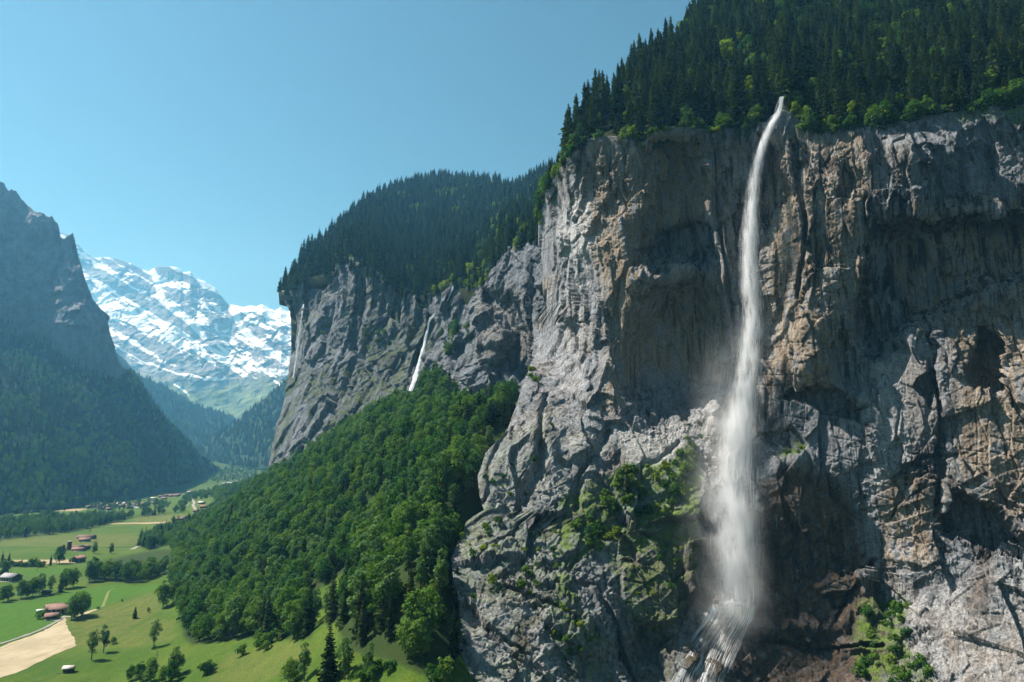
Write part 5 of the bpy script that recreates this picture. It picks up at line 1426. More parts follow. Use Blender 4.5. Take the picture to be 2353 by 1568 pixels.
def cliff_plants():
    def many(poly, n, s0, s1, label, group, bright=0.15, src=None, tree_frac=0.0, tree_h=(7, 12)):
        P_, D_, N_ = src or (NEAR_P, NEAR_D, NEAR_N)
        poly = np.array(poly); done = 0; tries = 0
        while done < n and tries < n * 12:
            tries += 1
            x = RNG.uniform(poly[:, 0].min(), poly[:, 0].max()); y = RNG.uniform(poly[:, 1].min(), poly[:, 1].max())
            if poly_sd(np.array([x]), np.array([y]), poly)[0] < 0: continue
            i = np.argmin((D_[0] - x) ** 2 + (D_[1] - y) ** 2)
            # step to the most level spot close by
            r, c = np.unravel_index(i, D_[0].shape)
            r0, r1, c0, c1 = max(0, r - 7), r + 8, max(0, c - 7), c + 8
            sub = N_[r0:r1, c0:c1, 2]; k = np.unravel_index(np.argmax(sub), sub.shape)
            p = P_[r0 + k[0], c0 + k[1]]
            if RNG.random() < tree_frac:
                h = RNG.uniform(*tree_h)
                tree('broadleaf_tree', BRIGHTS[RNG.integers(3)] if RNG.random() < bright else BROADS[RNG.integers(len(BROADS))], p - np.array([0, 0, 0.4]), h / 17.0, label.replace('shrub', 'small tree'), 'tree', group.replace('shrubs', 'small trees')); COUNT['broad'] += 1
            else:
                shrub(p - np.array([0, 0, 0.5]), RNG.uniform(s0, s1), label, group, RNG.random() < bright)
            done += 1
    many([(1370, 1150), (1430, 1090), (1520, 1060), (1590, 1045), (1580, 1120), (1520, 1200), (1440, 1180), (1400, 1240), (1340, 1290), (1320, 1230)], 54, 0.8, 1.9, 'green shrub on the ledge beside the waterfall spray', 'shrubs on the ledge beside the fall', 0.4, None, 0.42, (7, 12))
    many([(1540, 1050), (1570, 990), (1600, 970), (1610, 1010), (1600, 1060)], 12, 0.6, 1.2, 'shrub on the pale slab beside the spray', 'shrubs on the pale slab', 0.4)
    many([(1975, 1400), (2070, 1375), (2085, 1460), (2150, 1568), (1960, 1575), (1990, 1480)], 50, 0.7, 1.5, 'green shrub on the broken rock at the wet cliff foot', 'shrubs at the wet cliff foot', 0.1)
    many([(1780, 1045), (1855, 1012), (1865, 1030), (1800, 1050)], 12, 0.35, 0.7, 'small shrub on the grassy shelf right of the fall', 'shrubs on the grassy shelf', 0.8)
    many([(1050, 1230), (1110, 1170), (1300, 1190), (1290, 1320), (1230, 1380), (1060, 1370)], 30, 0.45, 1.2, 'small shrub on the grey buttress above the wood', 'shrubs on the grey buttress', 0.3)
    many([(1110, 1060), (1270, 960), (1260, 1100), (1120, 1180)], 14, 0.4, 1.0, 'small shrub in the clefts of the upper buttress', 'shrubs in the upper buttress', 0.3)
    many([(1240, 1400), (1340, 1400), (1370, 1560), (1290, 1480)], 16, 0.5, 1.1, 'shrub on the lower slab at the cliff foot', 'shrubs on the lower slab', 0.3)
    many([(1380, 1260), (1600, 1180), (1600, 1290), (1540, 1480), (1450, 1420)], 26, 0.35, 0.9, 'tuft like shrub on the brown wet ledges beside the fall', 'shrubs on the brown ledges', 0.4)
    many([(1205, 880), (1232, 835), (1252, 850), (1225, 880)], 8, 0.8, 1.3, 'bright shrub crowning the top of the buttress', 'shrubs on top of the buttress', 0.6)
    p = on_grid(NEAR_P, NEAR_D, 1443, 1150)
    tree('spruce_tree', SPRUCES[5], p - np.array([0, 0, 0.5]), 0.72, 'single spruce rising from the ledge left of the waterfall', 'tree'); COUNT['spruce'] += 1
    F = (FAR_P, FAR_D, FAR_N)
    many(CV(C4, [(1090, 1190), (1110, 1080), (1150, 1020), (1230, 1015), (1250, 1080), (1200, 1130), (1130, 1200)]), 18, 1.5, 2.5, 'leafy tree on the ledge of the far wall', 'trees on the ledge of the far wall', 0.4, F, 1.0, (12, 18))
    many(CV(C4, [(580, 1110), (620, 1050), (820, 1000), (860, 1080), (660, 1130)]), 18, 1.2, 2.4, 'dark shrub on the terraces of the far wall', 'shrubs on the far wall', 0.2, F)
    many(CV(C4, [(420, 1030), (460, 980), (480, 1000), (440, 1050)]), 8, 1.0, 2.0, 'pale shrub on the corner rib of the far wall', 'shrubs on the corner rib', 0.7, F)
    # conifers on the wood's upper tip by the buttress
    for x, y in [(1140, 948), (1152, 940), (1165, 936), (1176, 934), (1158, 955), (1130, 960), (1182, 945), (1170, 960)]:
        tree('spruce_tree', SPRUCES[RNG.integers(len(SPRUCES))], hit(x, y + 14) - np.array([0, 0, 0.5]), RNG.uniform(0.45, 0.62), 'spruce in the dark row beneath the curved overhang', 'tree', 'spruces beneath the curved overhang'); COUNT['spruce'] += 1
# ------------------------------------------------------------------ falling water
from mathutils.kdtree import KDTree
def make_kd(P, D, step=2):
    X = D[0][::step, ::step].ravel(); Y = D[1][::step, ::step].ravel(); Q = P[::step, ::step].reshape(-1, 3)
    kd = KDTree(len(X))
    for i in range(len(X)): kd.insert((X[i], Y[i], 0), i)
    kd.balance()
    return kd, Q
def kd_at(k, x, y): return k[1][k[0].find((x, y, 0))[1]].copy()

def water_material():
    t = NT('white_water')
    d = t.n('ShaderNodeBsdfDiffuse'); d.inputs['Color'].default_value = (0.82, 0.87, 0.91, 1)
    tr = t.n('ShaderNodeBsdfTranslucent'); tr.inputs['Color'].default_value = (0.80, 0.84, 0.88, 1)
    m = t.n('ShaderNodeMixShader'); m.inputs[0].default_value = 0.45
    t.link(d.outputs[0], m.inputs[1]); t.link(tr.outputs[0], m.inputs[2]); t.link(m.outputs[0], t.out.inputs['Surface'])
    return t.m
M_WATER = water_material()

def volume_material(name, z0, z1, cx, cy, wd, dens, lo, hi, nscale, step, flat=0.7, edge=(1.0, 0.1), seed=0.0):
    """spray: density follows the falling column, torn by streaked noise. cx, cy, wd, dens: [(height, value)...] in metres"""
    t = NT(name)
    pos = t.n('ShaderNodeTexCoord').outputs['Object']
    sx = t.n('ShaderNodeSeparateXYZ'); t.link(pos, sx.inputs[0])
    zz = t.rng(sx.outputs[2], z0, z1, 0, 1, False)
    def curve(pts):
        p = np.array(sorted(pts), float); v0, v1 = p[:, 1].min(), p[:, 1].max()
        if v1 - v0 < 1e-6: v1 = v0 + 1e-3
        nd = t.n('ShaderNodeFloatCurve'); c = nd.mapping.curves[0]
        nd.mapping.use_clip = False
        q = [((a - z0) / (z1 - z0), (b - v0) / (v1 - v0)) for a, b in p]
        while len(c.points) < len(q): c.points.new(0.5, 0.5)
        for i, (a, b) in enumerate(q):
            c.points[i].location = (a, b); c.points[i].handle_type = 'AUTO_CLAMPED'
        nd.mapping.update()
        t.link(zz, nd.inputs['Value'])
        return t.math('ADD', t.math('MULTIPLY', nd.outputs[0], v1 - v0), v0)
    X, Y, Wd = curve(cx), curve(cy), curve(wd)
    Dn = curve(dens)
    dx = t.math('DIVIDE', t.math('SUBTRACT', sx.outputs[0], X), Wd)
    dy = t.math('DIVIDE', t.math('SUBTRACT', sx.outputs[1], Y), t.math('MULTIPLY', Wd, flat))
    r = t.math('SQRT', t.math('ADD', t.math('MULTIPLY', dx, dx), t.math('MULTIPLY', dy, dy)))
    mp = t.n('ShaderNodeMapping'); mp.inputs['Scale'].default_value = nscale; mp.inputs['Location'].default_value = (seed, seed, seed); t.link(pos, mp.inputs['Vector'])
    n1 = t.noise(mp.outputs[0], 1.0, 4, 0.6, 0.6)
    r2 = t.math('ADD', r, t.math('MULTIPLY', t.math('SUBTRACT', n1, 0.5), 1.5))
    f = t.rng(r2, edge[0], edge[1], 0, 1)
    f = t.math('MULTIPLY', f, f)
    # nothing leaves the outline itself
    f = t.math('MULTIPLY', f, t.rng(r, 1.45, 1.0, 0, 1))
    n2 = t.rng(n1, lo, hi, 0.03, 1.0)
    mp3 = t.n('ShaderNodeMapping'); mp3.inputs['Scale'].default_value = tuple(q * w3 for q, w3 in zip(nscale, (0.36, 0.36, 0.55))); t.link(pos, mp3.inputs['Vector'])
    n3 = t.noise(mp3.outputs[0], 1.0, 3, 0.55, 0.8)
    n2 = t.math('MULTIPLY', n2, t.rng(n3, 0.34, 0.66, 0.22, 1.7))
    d = t.math('MULTIPLY', t.math('MULTIPLY', f, n2), Dn)
    v = t.n('ShaderNodeVolumePrincipled'); v.inputs['Color'].default_value = (0.965, 0.985, 1.0, 1); v.inputs['Anisotropy'].default_value = 0.25
    t.link(d, v.inputs['Density']); t.link(v.outputs[0], t.out.inputs['Volume'])
    try: t.m.cycles.volume_step_rate = step
    except Exception: pass
    return t.m

def column_mesh(name, prof, pad, origin, flat=0.7, sides=20):
    """closed tube round a column; prof: [(z, x, y, w)]"""
    V, n = [], len(prof)
    th = np.linspace(0, 2 * np.pi, sides, endpoint=False)
    for z, x, y, w_ in [q[:4] for q in prof]:
        V.append(np.stack([x + np.cos(th) * w_ * pad, y + np.sin(th) * w_ * pad * flat, np.full(sides, z)], -1))
    V = np.concatenate(V) - np.array(origin)
    F = [(i * sides + j, i * sides + (j + 1) % sides, (i + 1) * sides + (j + 1) % sides, (i + 1) * sides + j) for i in range(n - 1) for j in range(sides)]
    c0, c1 = len(V), len(V) + 1
    V = np.concatenate([V, V[:sides].mean(0, keepdims=True), V[-sides:].mean(0, keepdims=True)])
    T = [(c0, (j + 1) % sides, j) for j in range(sides)] + [(c1, (n - 1) * sides + j, (n - 1) * sides + (j + 1) % sides) for j in range(sides)]
    return mesh_np(name, V, [np.array(F), np.array(T)])

# survey of the fall: sheet x, sheet y, half width (sheet), thickness of the water
FALL = [(1797, 222, 6, 1.0), (1794, 242, 8, 1.0), (1787, 264, 10, 1.0), (1770, 290, 12, 0.9), (1757, 320, 12, 0.8), (1745, 360, 14, 0.7), (1736, 400, 17, 0.62), (1729, 450, 21, 0.5), (1724, 520, 26, 0.42), (1724, 600, 30, 0.36), (1730, 680, 33, 0.33), (1730, 750, 35, 0.31),
        (1722, 820, 37, 0.29), (1711, 890, 43, 0.29), (1704, 950, 48, 0.27), (1699, 1020, 55, 0.25), (1694, 1100, 63, 0.23), (1690, 1180, 70, 0.21), (1688, 1260, 74, 0.20), (1687, 1330, 72, 0.20), (1689, 1385, 66, 0.17), (1692, 1412, 56, 0.03)]

def build_main_fall():
    kd = make_kd(NEAR_P, NEAR_D)
    Ysurf = lambda x, y: min(kd_at(kd, x + o, y)[1] for o in (-10, 0, 10))
    ys = np.array([Ysurf(x, y) for x, y, _, _ in FALL])
    y0 = ys[3] - 3.0
    prof = []
    for i, (x, y, w_, d) in enumerate(FALL):
        Yw = ys[i] - 1.5 if i < 3 else min(y0, ys[i] - 2.5)
        if i >= 3: Yw = min(Yw, y0)
        p = at(x, y, Yw); s = np.linalg.norm(p)
        prof.append((p[2], p[0], p[1], w_ * K / FPX * s, d))
    prof = sorted(prof)
    org = (prof[0][1], prof[0][2], prof[0][0])
    root = empty('waterfall', org)
    tag(root, 'tall white waterfall plunging from the forested rim down the near cliff', 'waterfall')
    z = [p[0] - org[2] for p in prof]
    cx = [(zi, p[1] - org[0]) for zi, p in zip(z, prof)]; cy = [(zi, p[2] - org[1]) for zi, p in zip(z, prof)]
    wd = [(zi, max(1.2, p[3] * 1.12)) for zi, p in zip(z, prof)]; dn = [(zi, p[4] * (1.0 + 1.0 * min(1.0, max(0.0, (180 - p[0]) / 200)))) for zi, p in zip(z, prof)]
    def thin_(l): return l[::2] + ([l[-1]] if (len(l) - 1) % 2 else [])
    m = volume_material('falling_spray', z[0], z[-1], thin_(cx), thin_(cy), thin_(wd), thin_(dn), 0.42, 0.60, (0.42, 0.42, 0.075), 0.03)
    vb = put('falling_water', column_mesh('falling_water', [(p[0], p[1], p[2], max(1.2, p[3] * 1.12)) for p in prof], 1.55, org), m, root)
    # threads and drops inside the column
    rng = np.random.default_rng(5); mb = MB(); pz = np.array(z); Q = []
    for k in range(4200):
        u = rng.random() ** 0.85; zc = u * z[-1]
        L = rng.uniform(3.0, 12.0) * (1.3 - 0.5 * u)
        q = rng.normal(size=2) * 0.3
        wv = 0.03 + 0.05 * rng.random()
        pts = []
        for s_ in (-0.5, -0.15, 0.2, 0.5):
            zt = np.clip(zc + s_ * L, 0.5, z[-1])
            wl = np.interp(zt, pz, [b for _, b in wd])
            pts.append(np.array([np.interp(zt, pz, [b for _, b in cx]) + q[0] * wl, np.interp(zt, pz, [b for _, b in cy]) + q[1] * wl * 0.6, zt]))
        sd = np.array([math.cos(k * 1.7), math.sin(k * 1.7) * 0.5, 0]) * wv
        for a, b, wa, wb in ((0, 1, 0.1, 1), (1, 2, 1, 0.9), (2, 3, 0.9, 0.15)):
            Q.append([pts[a] - sd * wa, pts[a] + sd * wa, pts[b] + sd * wb, pts[b] - sd * wb])
    mb.quads(Q)
    put('water_threads', mb.mesh('water_threads', M_WATER), None, root)
    # drifting spray around the lower half
    sp = [(1690, 700, 30, 0.0), (1676, 800, 85, 0.006), (1664, 900, 118, 0.014), (1668, 1000, 126, 0.017), (1664, 1100, 140, 0.017), (1668, 1200, 142, 0.017), (1676, 1300, 136, 0.018), (1684, 1390, 122, 0.015), (1670, 1480, 85, 0.005), (1650, 1540, 50, 0.0)]
    pr = []
    for x, y, w_, d in sp:
        Yw = kd_at(kd, x, y)[1] - 9.0
        p = at(x, y, min(Yw, y0 - 4)); s = np.linalg.norm(p); pr.append((p[2], p[0], p[1], w_ * K / FPX * s, d))
    pr = sorted(pr); zz = [p[0] - org[2] for p in pr]
    m2 = volume_material('drifting_spray', zz[0], zz[-1], [(a, p[1] - org[0]) for a, p in zip(zz, pr)], [(a, p[2] - org[1]) for a, p in zip(zz, pr)], [(a, p[3]) for a, p in zip(zz, pr)], [(a, p[4] * 4.6) for a, p in zip(zz, pr)], 0.34, 0.64, (0.06, 0.06, 0.035), 0.09, 0.6, (1.0, 0.0), 7.0)
    put('spray', column_mesh('spray', pr, 1.5, org, 0.6), m2, root)
    # the lower cascade running over the rock
    kdb = make_kd(blur(NEAR_P, 3), NEAR_D)
    na, nt = 120, 150
    ua = np.linspace(0, 1, na)[None, :] + np.zeros((nt, 1)); ut = np.linspace(0, 1, nt)[:, None] + np.zeros((1, na))
    sy = 1376 + 290 * ut + 10 * np.sin(ua * 9) * (1 - ut)
    xl = interp(ut * 290, [(0, 1626), (40, 1612), (90, 1578), (180, 1536), (290, 1500)]); xr = interp(ut * 290, [(0, 1742), (40, 1738), (90, 1712), (180, 1672), (290, 1640)])
    sx_ = xl + (xr - xl) * ua
    dep = np.array([kdb_y for kdb_y in (kd_at(kdb, a_, b_)[1] for a_, b_ in zip(sx_.ravel(), sy.ravel()))]).reshape(nt, na)
    S = at(sx_, sy, blur(dep, 1) - 1.1)
    me = mesh_np('cascade', S.reshape(-1, 3) - np.array(org), grid_faces(nt, na), True, {'across': ua, 'along': ut})
    t = NT('running_water')
    cx_ = t.n('ShaderNodeCombineXYZ')
    warp = t.noise(t.pos((0.12, 0.12, 0.12), 'Object'), 1.0, 3, 0.5)
    t.link(t.math('ADD', t.math('MULTIPLY', t.attr('across'), 1.0), t.math('MULTIPLY', warp, 0.05)), cx_.inputs[0]); t.link(t.attr('along'), cx_.inputs[1])
    def streak(sxx, syy, det):
        mp = t.n('ShaderNodeMapping'); mp.inputs['Scale'].default_value = (sxx, syy, 1); t.link(cx_.outputs[0], mp.inputs['Vector'])
        return t.noise(mp.outputs[0], 1.0, det, 0.6, 0.15)
    s1 = streak(55, 3.0, 5); s2 = streak(9, 3.2, 3); s3 = streak(140, 12, 3)
    dens = t.math('ADD', t.math('MULTIPLY', s1, 0.55), t.math('ADD', t.math('MULTIPLY', s2, 0.34), t.math('MULTIPLY', s3, 0.38)))
    thr = t.math('ADD', dens, t.math('MULTIPLY', t.rng(t.attr('along'), 0.0, 0.25, 0.10, 0.0), 1.0))
    al = t.rng(thr, 0.595, 0.735, 0, 0.95)
    al = t.math('MULTIPLY', al, t.math('MULTIPLY', t.rng(t.attr('across'), 0.0, 0.12), t.rng(t.attr('across'), 1.0, 0.9)))
    al = t.math('MULTIPLY', al, t.rng(t.attr('along'), 0.0, 0.05))
    d_ = t.n('ShaderNodeBsdfDiffuse'); d_.inputs['Color'].default_value = (0.82, 0.86, 0.90, 1)
    tr_ = t.n('ShaderNodeBsdfTranslucent'); tr_.inputs['Color'].default_value = (0.82, 0.86, 0.90, 1)
    w_ = t.n('ShaderNodeMixShader'); w_.inputs[0].default_value = 0.4; t.link(d_.outputs[0], w_.inputs[1]); t.link(tr_.outputs[0], w_.inputs[2])
    tp = t.n('ShaderNodeBsdfTransparent'); mx = t.n('ShaderNodeMixShader'); t.link(al, mx.inputs[0]); t.link(tp.outputs[0], mx.inputs[1]); t.link(w_.outputs[0], mx.inputs[2])
    t.link(mx.outputs[0], t.out.inputs['Surface'])
    put('cascade', me, t.m, root)
    # thin veil over the cascade
    cp = [(1690, 1385, 54, 0.10), (1668, 1430, 56, 0.07), (1640, 1480, 60, 0.05), (1615, 1530, 62, 0.04), (1598, 1580, 62, 0.05), (1580, 1640, 60, 0.05)]
    pr = []
    for x, y, w_, d in cp:
        p = at(x, y, kd_at(kd, x, y)[1] - 0.5); s = np.linalg.norm(p); pr.append((p[2], p[0], p[1], w_ * K / FPX * s, d))
    pr = sorted(pr); zz = [p[0] - org[2] for p in pr]
    m3 = volume_material('cascade_spray', zz[0], zz[-1], [(a, p[1] - org[0]) for a, p in zip(zz, pr)], [(a, p[2] - org[1]) for a, p in zip(zz, pr)], [(a, p[3]) for a, p in zip(zz, pr)], [(a, p[4]) for a, p in zip(zz, pr)], 0.42, 0.62, (0.30, 0.3, 0.05), 0.08, 0.35, (1.0, 0.1), 3.0)
    put('veil', column_mesh('veil', pr, 1.5, org, 0.35), m3, root)

def thread_fall(pts_d, kd, lift, wmul, label, n, seed, rock_pts=None):
    """a thin fall seen far off: a bundle of falling threads"""
    rng = np.random.default_rng(seed)
    P = np.array([kd_at(kd, x, y) for x, y, _ in pts_d]); 
    Wd = np.array([w_ for _, _, w_ in pts_d])
    P[:, 1] = np.minimum.accumulate(P[:, 1]) if lift < 0 else P[:, 1]
    P[:, 1] = [min(kd_at(kd, x + o, y)[1] for o in (-6, -4, -2, 0, 2, 4, 6)) for x, y, _ in pts_d]
    # re-seat on the lines of sight, in front of the rock
    P = np.array([at(x, y, p[1] - abs(lift)) for (x, y, _), p in zip(pts_d, P)])
    org = P[-1].copy()
    t = np.linspace(0, 1, len(P))
    mb = MB(); Q = []
    for k in range(n):
        a = rng.random(); L = rng.uniform(0.04, 0.16); q = rng.normal() * 0.42
        tt = np.clip(np.linspace(a - L / 2, a + L / 2, 5), 0, 1)
        c = np.stack([np.interp(tt, t, P[:, i]) for i in range(3)], -1)
        s = np.linalg.norm(c, axis=1); wl = np.interp(tt, t, Wd) * K / FPX * s
        c[:, 0] += q * wl; c[:, 1] += rng.normal() * 0.6
        w_ = np.array([0.1, 0.8, 1, 0.8, 0.1]) * wmul * (0.5 + rng.random())
        sd = np.array([1.0, -0.3, 0])
        for i in range(4):
            Q.append([c[i] - sd * w_[i] - org, c[i] + sd * w_[i] - org, c[i + 1] + sd * w_[i + 1] - org, c[i + 1] - sd * w_[i + 1] - org])
    mb.quads(Q)
    root = empty('waterfall', tuple(org)); tag(root, label, 'waterfall')
    put('falling_water', mb.mesh('falling_water', M_WATER), None, root)
    if rock_pts:
        mb = MB()
        rp = np.array(rock_pts, float); tl = np.linspace(0, 1, len(rp)); tf = np.linspace(0, 1, 40)
        for k in range(12):
            t0, t1 = (0, 1) if k < 6 else sorted(rng.random(2))
            if t1 - t0 < 0.15: t1 = min(1, t0 + 0.2)
            tt = np.linspace(t0, t1, 30)
            qx = np.interp(tt, tl, rp[:, 0]) + rng.normal() * 1.6 + 0.8 * np.sin(tt * 30 + k); qy = np.interp(tt, tl, rp[:, 1])
            dp = np.array([min(kd_at(kd, x_ + o, y_)[1] for o in (-4, -2, 0, 2, 4)) for x_, y_ in zip(qx, qy)])
            dp = np.convolve(np.pad(dp, 3, mode='edge'), np.ones(7) / 7, 'valid') - 2.0
            mb.tube(at(qx, qy, dp) - org, np.full(30, rng.uniform(0.25, 0.7)), 4)
        put('upper_cascade', mb.mesh('upper_cascade', M_WATER), None, root)

def build_far_falls():
    kd = make_kd(FAR_P, FAR_D, 1)
    c = lambda *p: [(*C4(x, y), w_) for x, y, w_ in p]
    thread_fall(c((1028, 955, 1.4), (1020, 985, 1.8), (1012, 1030, 2.4), (1000, 1085, 3.2), (985, 1150, 4.5), (965, 1220, 5.5), (945, 1290, 6), (925, 1350, 6), (915, 1375, 5)), kd, 5.0, 0.26,
                'slim waterfall in a dark cleft of the far wall above the wood', 620, 71, CV(C4, [(1160, 768), (1150, 800), (1130, 845), (1105, 885), (1075, 925), (1040, 955), (1020, 982)]))
    thread_fall(c((306, 880, 1), (298, 930, 1.5), (288, 990, 2.5), (280, 1060, 3.2), (272, 1130, 3.5), (265, 1190, 3.0), (257, 1230, 1.6), (245, 1300, 1.0)), kd, 3.0, 0.2,
                'thin veil waterfall at the outer corner of the far wall', 330, 73)
# ------------------------------------------------------------------ fields, roads, farms
M_HAY = None
def fields_and_roads():
    t = NT('mown_hay')
    p = t.pos(); n1 = t.noise(p, 0.05, 4, 0.6); n2 = t.noise(p, 0.5, 5, 0.7); st = t.noise(t.pos((0.5, 0.08, 1)), 0.6, 4, 0.6, 0.6)
    c = t.mix(t.rng(n1, 0.35, 0.65), (0.255, 0.218, 0.145), (0.315, 0.275, 0.190))
    c = t.mix(t.rng(st, 0.5, 0.7, 0, 0.6), c, (0.175, 0.160, 0.085))
    c = t.mix(t.rng(n2, 0.55, 0.8, 0, 0.5), c, (0.36, 0.31, 0.23))
    t.bsdf(c, 0.95, t.bump(n2, 0.5, 0.5), 0.05)
    hay = t.m
    t = NT('gravel'); p = t.pos(); n2 = t.noise(p, 0.8, 4, 0.7)
    t.bsdf(t.mix(n2, (0.16, 0.155, 0.145), (0.25, 0.24, 0.225)), 0.95, None, 0.1); grav = t.m
    t = NT('worn_grass'); n2 = t.noise(t.pos(), 0.4, 4, 0.7)
    t.bsdf(t.mix(n2, (0.12, 0.135, 0.045), (0.20, 0.19, 0.085)), 0.95, None, 0.05); worn = t.m
    t = NT('dry_stubble'); p = t.pos(); n1 = t.noise(p, 0.04, 4, 0.6)
    t.bsdf(t.mix(n1, (0.20, 0.16, 0.095), (0.29, 0.235, 0.15)), 0.95, None, 0.05); stub = t.m
    drape_poly('field', CV(C5, [(-90, 1150), (60, 1085), (200, 1030), (400, 965), (520, 915), (640, 862), (740, 800), (850, 722), (868, 800), (900, 880), (960, 970), (985, 1040), (1002, 1088), (850, 1150), (700, 1212), (550, 1290), (400, 1360), (200, 1452), (60, 1490), (-90, 1545)]), hay, 0.22, 'pale mown hay field beside the farm track', 4.0, 0.5)
    drape_poly('field', CV(C4b, [(40, 1068), (350, 1066), (860, 1062), (985, 1076), (955, 1098), (800, 1112), (690, 1100), (560, 1122), (330, 1132), (60, 1140)]), stub, 0.22, 'long narrow strip of dry stubble behind the hedge', 6.0, 0.6)
    drape_poly('field', CV(C2, [(700, 552), (860, 544), (1085, 536), (1078, 545), (860, 553), (720, 556)]), stub, 0.3, 'thin pale mown strip along the river wood', 8.0, 0.5)
    drape_poly('field', CV(C2, [(350, 462), (420, 456), (560, 458), (505, 470), (352, 473)]), stub, 0.3, 'pale mown patch beside the first village barn', 8.0, 0.5)
    drape_line('road', CV(C5, [(-80, 1085), (0, 1068), (120, 1030), (300, 968), (500, 895), (640, 828), (720, 785), (780, 755), (820, 720), (845, 700)]), 2.6, grav, 0.30, 'grey farm track running along the hay field to the farmhouse')
    drape_line('path', CV(C5, [(690, 765), (740, 772), (790, 750)]), 2.2, grav, 0.34, 'short gravel drive curving to the red roofed shed')
    drape_line('path', CV(C5, [(840, 712), (920, 712), (1010, 712), (1100, 668), (1190, 640), (1270, 612)]), 4.5, hay, 0.26, 'pale worn track past the trees by the farmhouse')
    drape_line('path', CV(C5, [(1330, 588), (1358, 520), (1385, 450), (1408, 385), (1440, 368)]), 0.9, worn, 0.26, 'wheel track through the lush meadow')
    drape_line('path', CV(C5, [(1352, 580), (1378, 515), (1402, 450), (1425, 380), (1500, 340)]), 0.9, worn, 0.26, 'second wheel track beside the first in the lush meadow')
    drape_line('path', CV(C4b, [(0, 889), (400, 891), (800, 889), (1200, 887), (1690, 885)]), 2.6, worn, 0.3, 'pale straight path crossing the long meadow')
    drape_line('path', CV(C4b, [(1095, 942), (1300, 935), (1500, 931), (1640, 926)]), 3.0, worn, 0.3, 'pale path from the silo farm to the wood')
    drape_line('road', CV(C4b, [(1655, 935), (1690, 915), (1735, 893)]), 6.0, grav, 0.34, 'light road entering the wood beyond the long meadow')
    drape_line('road', CV(C2, [(1296, 492), (1275, 474), (1245, 452), (1232, 432), (1245, 420), (1232, 405), (1240, 395)]), 5.5, grav, 0.4, 'pale winding road through the far hamlet')
    drape_line('road', CV(C2, [(1182, 440), (1196, 428), (1200, 424)]), 8.0, grav, 0.4, 'short bright piece of road beside the dark tree')
    drape_line('road', CV(C2, [(1320, 380), (1440, 325), (1500, 305), (1560, 275), (1596, 262)]), 7.0, grav, 0.5, 'light road running up the far valley')

M_WOOD_DARK = plain('weathered_timber', (0.060, 0.042, 0.030), 0.9, 0.1, 0.35, 0.8)
M_WOOD_MID = plain('brown_timber', (0.120, 0.080, 0.050), 0.9, 0.1, 0.3, 0.8)
M_PLASTER = plain('lime_plaster', (0.52, 0.49, 0.43), 0.9, 0.1, 0.12, 0.5)
M_ROOF_RED = plain('old_red_tiles', (0.165, 0.100, 0.082), 0.85, 0.15, 0.3, 1.2)
M_ROOF_BROWN = plain('brown_tiles', (0.100, 0.072, 0.060), 0.85, 0.15, 0.3, 1.2)
M_ROOF_GREY = plain('grey_slates', (0.22, 0.22, 0.235), 0.8, 0.2, 0.2, 1.2)
M_ROOF_PALE = plain('pale_shingles', (0.36, 0.345, 0.32), 0.8, 0.2, 0.2, 1.2)
M_WINDOW = plain('window_glass', (0.03, 0.035, 0.04), 0.15, 0.6, 0.1, 1.0)
M_WHITE = plain('white_paint', (0.78, 0.78, 0.76), 0.5, 0.4, 0.05, 1.0)
M_STONE = plain('field_stone', (0.27, 0.255, 0.235), 0.95, 0.1, 0.3, 1.2)
M_RUBBER = plain('black_rubber', (0.02, 0.02, 0.02), 0.9, 0.1, 0.1, 1.0)

